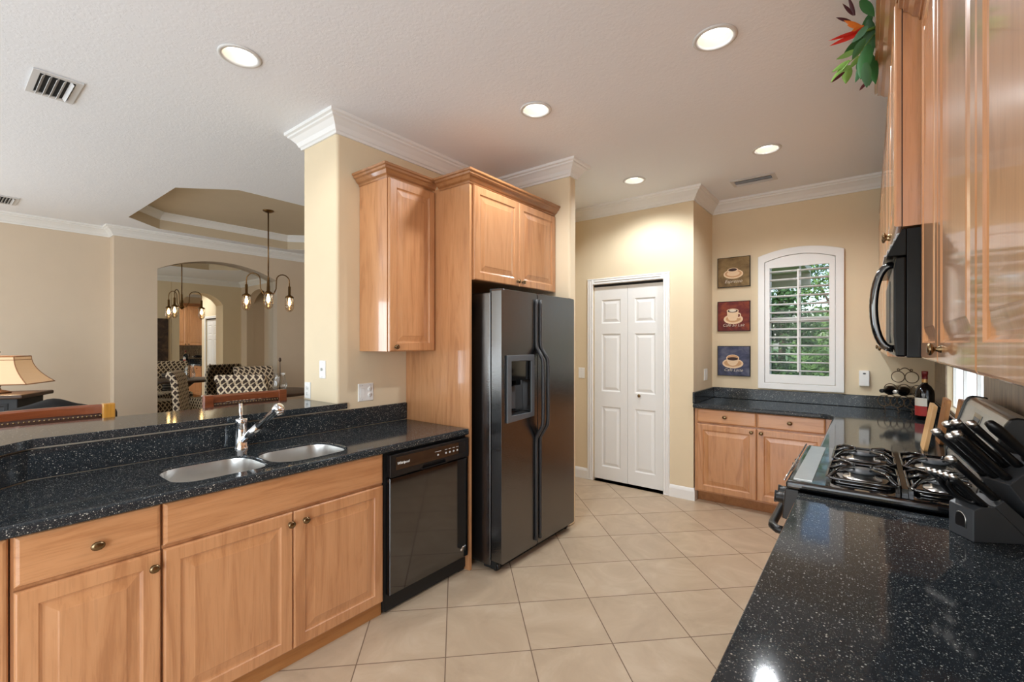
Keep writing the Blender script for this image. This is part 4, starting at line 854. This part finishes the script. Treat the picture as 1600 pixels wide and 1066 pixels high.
# ------------------------------------------------------------------ chandelier
CHC = Vector((-5.92, 2.625, 3.13)); ch = thing('chandelier', 'bronze chandelier with caged glass bulbs hanging from the tray ceiling', 'chandelier', (CHC.x, CHC.y, 3.13))
mb = MB(); mb.lathe([(.0005, -.03), (.03, -.028), (.06, -.012), (.065, 0)], Matrix.Translation(CHC), 24); mb.build('canopy', 'brass_dark', ch)
mb = MB(); mb.cyl(CHC-Vector((0, 0, .02)), CHC-Vector((0, 0, .86)), .008, seg=12); mb.build('stem', 'brass_dark', ch)
hubz = CHC.z-1.03; HB = Vector((CHC.x, CHC.y, hubz))
mb = MB(); mb.lathe([(.006, .20), (.013, .19), (.014, .10), (.02, .08), (.022, .0), (.05, -.01), (.055, -.025), (.03, -.04), (.012, -.06), (.0005, -.065)], Matrix.Translation(HB), 20); mb.build('hub', 'brass_dark', ch)
for k in range(3):
    a = radians(-24+120*k); d = Vector((cos(a), sin(a), 0)); P = [HB+d*.03+Vector((0, 0, -.02)), HB+d*.07+Vector((0, 0, -.005)), HB+d*.10+Vector((0, 0, .06)), HB+d*.105+Vector((0, 0, .15))]
    for i in range(9): b_ = pi-pi*i/8; P.append(HB+d*(.1925+.0875*cos(b_))+Vector((0, 0, .17+.08*sin(b_))))
    P.append(HB+d*.28+Vector((0, 0, .10))); mb = MB(); mb.tube(P, .007, 8); ar = mb.build('arm', 'brass_dark', ch); E0 = HB+d*.28-Vector((0, 0, .02))
    mb = MB(); mb.lathe([(.012, .13), (.016, .12), (.016, .02), (.02, .015), (.05, -.005), (.052, -.02), (.048, -.022)], Matrix.Translation(E0), 18); mb.build('socket_cup', 'brass_dark', ar)
    mb = MB(); mb.lathe([(.045, -.02), (.048, -.05), (.048, -.14), (.04, -.17), (.02, -.188), (.0005, -.19)], Matrix.Translation(E0), 20); mb.build('glass_shade', 'amber_glass', ar)
    mb = MB()
    for q in range(4):
        b_ = pi/4+q*pi/2; e2 = Vector((cos(b_), sin(b_), 0)); mb.tube([E0+e2*.051+Vector((0, 0, -.02)), E0+e2*.052+Vector((0, 0, -.14)), E0+e2*.043+Vector((0, 0, -.175)), E0+e2*.02+Vector((0, 0, -.196)), E0+Vector((0, 0, -.2))], .0025, 5)
    mb.tube([E0+Vector((.052*cos(b_), .052*sin(b_), -.12)) for b_ in [2*pi*i/16 for i in range(17)]], .0022, 5, False); mb.build('cage', 'brass_dark', ar)
    mb = MB(); mb.lathe([(.008, -.02), (.01, -.04), (.02, -.075), (.018, -.105), (.0005, -.125)], Matrix.Translation(E0), 14); mb.build('bulb', 'bulb', ar)

# ------------------------------------------------------------------ bar stools
def stool(y0, y1, label, post, x=-3.345):
    t_ = thing('bar_stool', label, 'bar stool', (x+.22-.45, (y0+y1)/2, 0), 'bar stools along the raised bar'); yc = (y0+y1)/2; h_ = (y1-y0)/2
    mb = MB(); mb.loft([[Vector((x-.03+.03*(1-(2*i/12-1)**2)*-1+dx_, y0+.05+(2*h_-.1)*i/12, z)) for dx_, z in ((0, 1.082), (.024, 1.082), (.024, 1.12), (.018, 1.131), (.004, 1.131), (-.002, 1.10))] for i in range(13)], True, True, False); mb.build('top_rail', 'cherry', t_)
    for yy in (y0+.025, y1-.025):
        mb = MB(); mb.box((x-.035, yy-.028, 1.045), (x+.005, yy+.028, 1.135)); mb.build('rail_end', post if yy > yc else 'cherry', t_, bevel=.006)
        mb = MB(); mb.tube([(x-.02, yy, 1.05), (x-.0, yy, .72), (x-.02, yy, 0)], [.02, .022, .018], 10); mb.build('leg', 'cherry', t_)
        mb = MB(); mb.tube([(x-.42, yy, .72), (x-.43, yy, 0)], [.02, .018], 10); mb.build('leg', 'cherry', t_)
    mb = MB(); mb.box((x-.035, y0+.05, .80), (x-.004, y1-.05, 1.081)); bk_ = mb.build('backrest', 'leather', t_, bevel=.012)
    mb = MB()
    n_ = int((2*h_-.1)/.018)
    for i in range(n_): mb.lathe([(.0055, 0), (.004, .003), (.0004, .004)], frame((x-.004, y0+.06+(2*h_-.12)*i/(n_-1), 1.071), (0, 1, 0), (0, 0, 1)), 6)
    nh = mb.build('nailhead_trim', 'bronze', bk_)
    mb = MB(); mb.box((x-.44, y0+.01, .70), (x-.03, y1-.01, .78)); mb.build('seat', 'leather', t_, bevel=.025, seg=3)
    mb = MB(); mb.tube([(x-.43, y0+.03, .25), (x-.43, y1-.03, .25)], .012, 8); mb.build('footrest', 'cherry', t_)
stool(.13, .648, 'cherry bar stool with nailheads, in front of the table lamp', 'honey'); stool(1.09, 1.61, 'cherry bar stool with nailheads, in front of the trellis chairs', 'cherry')

# ------------------------------------------------------------------ living room corner: lamp, pedestal, armchair, garment
LO = Vector((-5.9, .47, 0)); lth = radians(-32)
pd = thing('pedestal_cabinet', 'black carved pedestal cabinet under the table lamp', 'cabinet', LO, rz=lth)
def bxl(nm, a_, b_, mt, par, bev=.006): mb = MB(); mb.box(a_, b_); return mb.build(nm, mt, par, bevel=bev, local=True)
bxl('body', (-.2, -.42, 0), (.16, .10, 1.0), 'pewter', pd); bxl('top', (-.24, -.48, 1.0), (.22, .16, 1.035), 'brown_dark', pd, .012)
mb = MB(); mb.panel(frame((.16, -.38, .62), (0, 1, 0), (0, 0, 1)), .42, .34, [(0, .004), (.02, .012), (.03, .004)], 0)
mb.tube([(.168, -.17+.11*cos(a), .74+.11*sin(a)*1.0) for a in [pi*i/14 for i in range(15)]], .01, 6); mb.tube([(.168, -.17+(.06-.004*i)*cos(i*.6), .80+(.06-.004*i)*sin(i*.6)) for i in range(14)], .008, 6); mb.build('carved_panel', 'pewter', pd, local=True)
tl_ = thing('table_lamp', 'lit table lamp with flared cream shade on black pedestal', 'lamp', LO+Vector((0, 0, 1.035)), rz=lth)
mb = MB(); mb.lathe([(.0005, 0), (.09, .0), (.09, .012), (.03, .03), (.022, .05), (.03, .07), (.02, .1), (.014, .30), (.01, .33)], Matrix.Translation((0, -.12, 0)), 18); mb.build('base', 'brown_dark', tl_, local=True)
t = NT('lit_linen_shade'); t.set(Base_Color=lin((226, 192, 156)), Roughness=.9, Emission_Color=lin((255, 206, 150)), Emission_Strength=.2); M['shade_lamp'] = t.m
mb = MB(); rings = []
for i in range(9):
    u = i/8; z = .085+.235*u; k = 1-.42*(1-(1-u)**2.0); rings.append([Vector((sx*.20*k, -.12+sy*.30*k, z)) for sx, sy in ((1, 1), (-1, 1), (-1, -1), (1, -1))])
mb.loft(rings, True, False, False); sh = mb.build('lamp_shade', 'shade_lamp', tl_, local=True)
mb = MB()
for c_ in range(4): mb.tube([r[c_] for r in rings], .004, 5)
for r in (rings[0], rings[-1]): mb.tube(r+[r[0]], .005, 5)
mb.tube(rings[7]+[rings[7][0]], .003, 5); mb.build('shade_piping', 'tan_piping', sh, local=True)
mb = MB(); mb.lathe([(.008, .325), (.01, .34), (.022, .35), (.024, .362), (.012, .375), (.0005, .38)], Matrix.Translation((0, -.12, 0)), 14); mb.build('finial', 'bronze', tl_, local=True)
l = bpy.data.lights.new('lamp_light', 'POINT'); l.energy = 5; l.color = (1, .78, .5); l.shadow_soft_size = .05; o = bpy.data.objects.new('lamp_light', l); COL.objects.link(o); o.location = LO+Vector((-.06, -.1, 1.30))
ac = thing('armchair', 'dark upholstered armchair behind the bar in the living room', 'armchair', (-5.25, .62, 0))
mb = MB(); mb.box((-5.20, .3, .12), (-5.02, 1.0, .93)); mb.build('backrest', 'dark_fabric', ac, bevel=.05, seg=3)
mb = MB(); mb.box((-5.60, .3, .12), (-5.21, 1.0, .44)); mb.build('seat', 'dark_fabric', ac, bevel=.05, seg=3)
for y0 in (.2, 1.002): mb = MB(); mb.box((-5.6, y0, .1), (-5.05, y0+.098, .62)); mb.build('armrest', 'dark_fabric', ac, bevel=.04, seg=3)
for x in (-5.55, -5.08):
    for y in (.25, 1.05): mb = MB(); mb.box((x-.02, y-.02, 0), (x+.02, y+.02, .12)); mb.build('leg', 'brown_dark', ac)
mb = MB(); G = []
for i in range(19):
    u = i/18; y = .34+.62*u; hgt = .955+.085*math.exp(-((u-.45)/.2)**2)+.02*sin(u*9)*(1-u)
    if u > .75: hgt -= (u-.75)*.18
    G.append([Vector((x_, y, z_)) for x_, z_ in ((-5.25, .62), (-5.255, hgt-.07), (-5.2, hgt-.015), (-5.11, hgt), (-5.03, hgt-.02), (-4.985, hgt-.08), (-4.98, .66+.03*sin(u*14)))])
mb.loft(G, False, False); o = mb.build('draped_garment', 'dark_fabric', loc=(-5.11, .65, .94)); o.modifiers.new('thick', 'SOLIDIFY').thickness = .012; tag(o, 'black garment heaped over the dark armchair back', 'garment')

# ------------------------------------------------------------------ dining set
dt = thing('dining_table', 'round dark dining table below the chandelier', 'table', (-5.92, 2.64, 0))
mb = MB(); mb.lathe([(.0005, .83), (.50, .83), (.52, .845), (.52, .86), (.50, .87), (.0005, .87)], Matrix.Translation((-5.92, 2.64, 0)), 40); mb.build('tabletop', 'brown_dark', dt)
mb = MB(); mb.lathe([(.30, 0), (.30, .04), (.10, .1), (.07, .3), (.11, .5), (.07, .72), (.2, .83)], Matrix.Translation((-5.92, 2.64, 0)), 24, caps=True); mb.build('pedestal', 'brown_dark', dt)
va = thing('glass_vase', 'fluted clear glass vase holding a thin stem on the dining table', 'vase', (-5.88, 2.745, .87)); T = Matrix.Translation((-5.88, 2.745, .871))
mb = MB(); mb.lathe([(.0005, .003), (.06, .002), (.085, .04), (.088, .08), (.07, .15), (.062, .2), (.068, .225)], T, 20); mb.build('glass_body', thin_glass('vase_glass', (.93, .93, .92, 1), .4), va)
mb = MB(); mb.tube([(-5.88, 2.745, .88), (-5.875, 2.75, 1.1), (-5.87, 2.745, 1.24)], [.006, .005, .004], 6); mb.lathe([(.004, 0), (.016, .02), (.014, .045), (.003, .06)], Matrix.Translation((-5.87, 2.745, 1.23)), 10); mb.build('stem', 'brown_dark', va)
def dchair():
    t_ = thing('dining_chair', 'trellis upholstered dining chair with its back to the bar', 'chair', (0, 0, 0), 'trellis dining chairs')
    mb = MB(); mb.box((-.24, -.20, .42), (.24, .30, .60)); mb.build('seat', 'trellis', t_, bevel=.04, seg=3)
    prof = [(-.20, .42), (-.20, .60), (-.225, 1.0), (-.25, 1.095), (-.29, 1.14), (-.335, 1.14), (-.355, 1.105), (-.34, 1.065), (-.305, 1.045), (-.29, .93), (-.27, .60), (-.27, .42)]
    mb = MB(); mb.loft([[Vector((x, y, z)) for y, z in prof] for x in (-.25, .25)], True, True, False); mb.build('backrest', 'trellis', t_, bevel=.02, seg=3)
    for x in (-.21, .21):
        for y in (-.22, .26): mb = MB(); mb.tube([(x, y, .43), (x, y-.02, 0)], [.026, .018], 8); mb.build('leg', 'brown_dark', t_)
    return t_
c0 = dchair()
CHP = [(-5.40, 2.24, 45, 'trellis dining chair with its back to the bar, nearest the cherry stool rail'), (-6.42, 2.10, -28, 'trellis dining chair half turned, at the living room side of the table'), (-6.68, 2.84, -99, 'trellis dining chair in front of the arched mirror, across the table'), (-5.06, 2.76, 98, 'trellis dining chair mostly hidden by the kitchen wall end')]
for i, (x, y, rz, lab) in enumerate(CHP):
    o = c0 if i == 0 else copy_tree(c0); o.location = (x, y, 0); o.rotation_euler.z = radians(rz); o['label'] = lab
cu_ = thing('throw_pillow', 'dark striped pillow seen in the mirror on the hidden trellis chair', 'pillow', (-5.06, 2.76, .601), rz=radians(98))
t = NT('striped_pillow'); sp = t.n.new('ShaderNodeSeparateXYZ'); t.link(t.tc.outputs['Object'], sp.inputs[0]); t.set(Base_Color=t.mix(t.math('GREATER_THAN', t.math('FRACT', t.math('MULTIPLY', sp.outputs[2], 22)), .6), lin((30, 28, 28)), lin((104, 96, 88))), Roughness=.9); M['pillow'] = t.m
mb = MB(); mb.loft([[Vector((.17*k*cx_, -.115+.06*cz_*k*-1+d_, .165+.16*k*cz_)) for cx_, cz_ in ((1, 1), (0, .93), (-1, 1), (-.93, 0), (-1, -1), (0, -.93), (1, -1), (.93, 0))] for k, d_ in ((.2, -.05), (.75, -.04), (1, 0), (.75, .04), (.2, .05))]); mb.build('cover', 'pillow', cu_, local=True)
pc = MB(); pc.box((LX-.03, 2.80, .98), (LX-.001, 3.19, 2.0)); M['art_dark'] = paint_bg('abstract_dark', (36, 28, 24), (66, 50, 40), (110, 86, 66))
tag(pc.build('canvas_art', 'art_dark', loc=(LX, 3.0, .98)), 'tall dark abstract panel on the dining wall, seen in the mirror', 'painting')

# ------------------------------------------------------------------ garden beyond the window
g_ = MB(); g_.box((-40, 5.4, -.35), (30, 160, -.3)); struct(g_.build('ground_lawn', 'grass'))
def tree(x, y, h, r, n, mt, label, hi=.08):
    t_ = thing('garden_tree', label, 'tree', (x, y, -.3)); rr = random.Random(int(x*100+y*7)); mb = MB()
    mb.tube([(x, y, -.3), (x+.1, y, h*.3), (x-.05, y+.1, h*.65)], [.16, .12, .06], 8)
    for k in range(4): a = k*1.7; mb.tube([(x+.05, y, h*.28), (x+r*.5*cos(a), y+r*.4*sin(a), h*.65)], [.06, .02], 6)
    mb.build('trunk', 'bark', t_); mb = MB(); b_ = mb.bm
    cl = [(rr.uniform(-1, 1)*r*.8, rr.uniform(-1, 1)*r*.6, rr.uniform(hi, 1)*h) for _ in range(26)]
    for i in range(n):
        c_ = cl[i % 26]; q = Vector((rr.gauss(0, .32), rr.gauss(0, .32), rr.gauss(0, .25)))*r*.55; p = Vector((x, y, -.3))+Vector(c_)+q; s_ = rr.uniform(.045, .09)
        d = Vector((rr.gauss(0, 1), rr.gauss(0, 1), rr.gauss(0, .6))).normalized(); e2 = d.orthogonal().normalized()
        v = [b_.verts.new(p+d*s_*a1+e2*s_*b1) for a1, b1 in ((-1, 0), (0, .45), (1, 0), (0, -.45))]; b_.faces.new(v)
    mb.build('foliage', mt, t_)
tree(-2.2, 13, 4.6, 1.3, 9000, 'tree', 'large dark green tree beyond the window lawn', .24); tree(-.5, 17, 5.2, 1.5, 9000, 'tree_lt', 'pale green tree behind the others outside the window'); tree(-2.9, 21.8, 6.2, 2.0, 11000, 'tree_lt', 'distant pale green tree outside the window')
def bush(x, y, h, r, label):
    t_ = MB(); rr = random.Random(int(x*31+y)); b_ = t_.bm
    for i in range(2600):
        a = rr.uniform(0, 2*pi); q = sqrt(rr.random()); zz = rr.random(); p = Vector((x+r*q*cos(a)*(1-.5*zz*zz), y+r*.6*q*sin(a), -.3+h*zz*(1-.4*q*q))); s_ = rr.uniform(.04, .08)
        d = Vector((rr.gauss(0, 1), rr.gauss(0, 1), rr.gauss(0, .6))).normalized(); e2 = d.orthogonal().normalized(); b_.faces.new([b_.verts.new(p+d*s_*a1+e2*s_*b1) for a1, b1 in ((-1, 0), (0, .5), (1, 0), (0, -.5))])
    tag(t_.build('garden_shrub', 'tree', loc=(x, y, -.3)), label, 'shrub')
bush(-1.75, 10, .85, .62, 'low dark shrub below the large tree outside'); bush(-.35, 10.2, .95, .6, 'low dark shrub beside the lawn, closer to the range wall')
ev = MB(); ev.box((-1.6, 5.9, 2.42), (-.62, 7.4, 2.5)); ev.box((-1.6, 7.32, 2.26), (-.62, 7.4, 2.42)); ev.box((-1.6, 5.9, -.3), (-1.45, 7.4, 2.42)); struct(ev.build('wall_porch', 'soffit'))
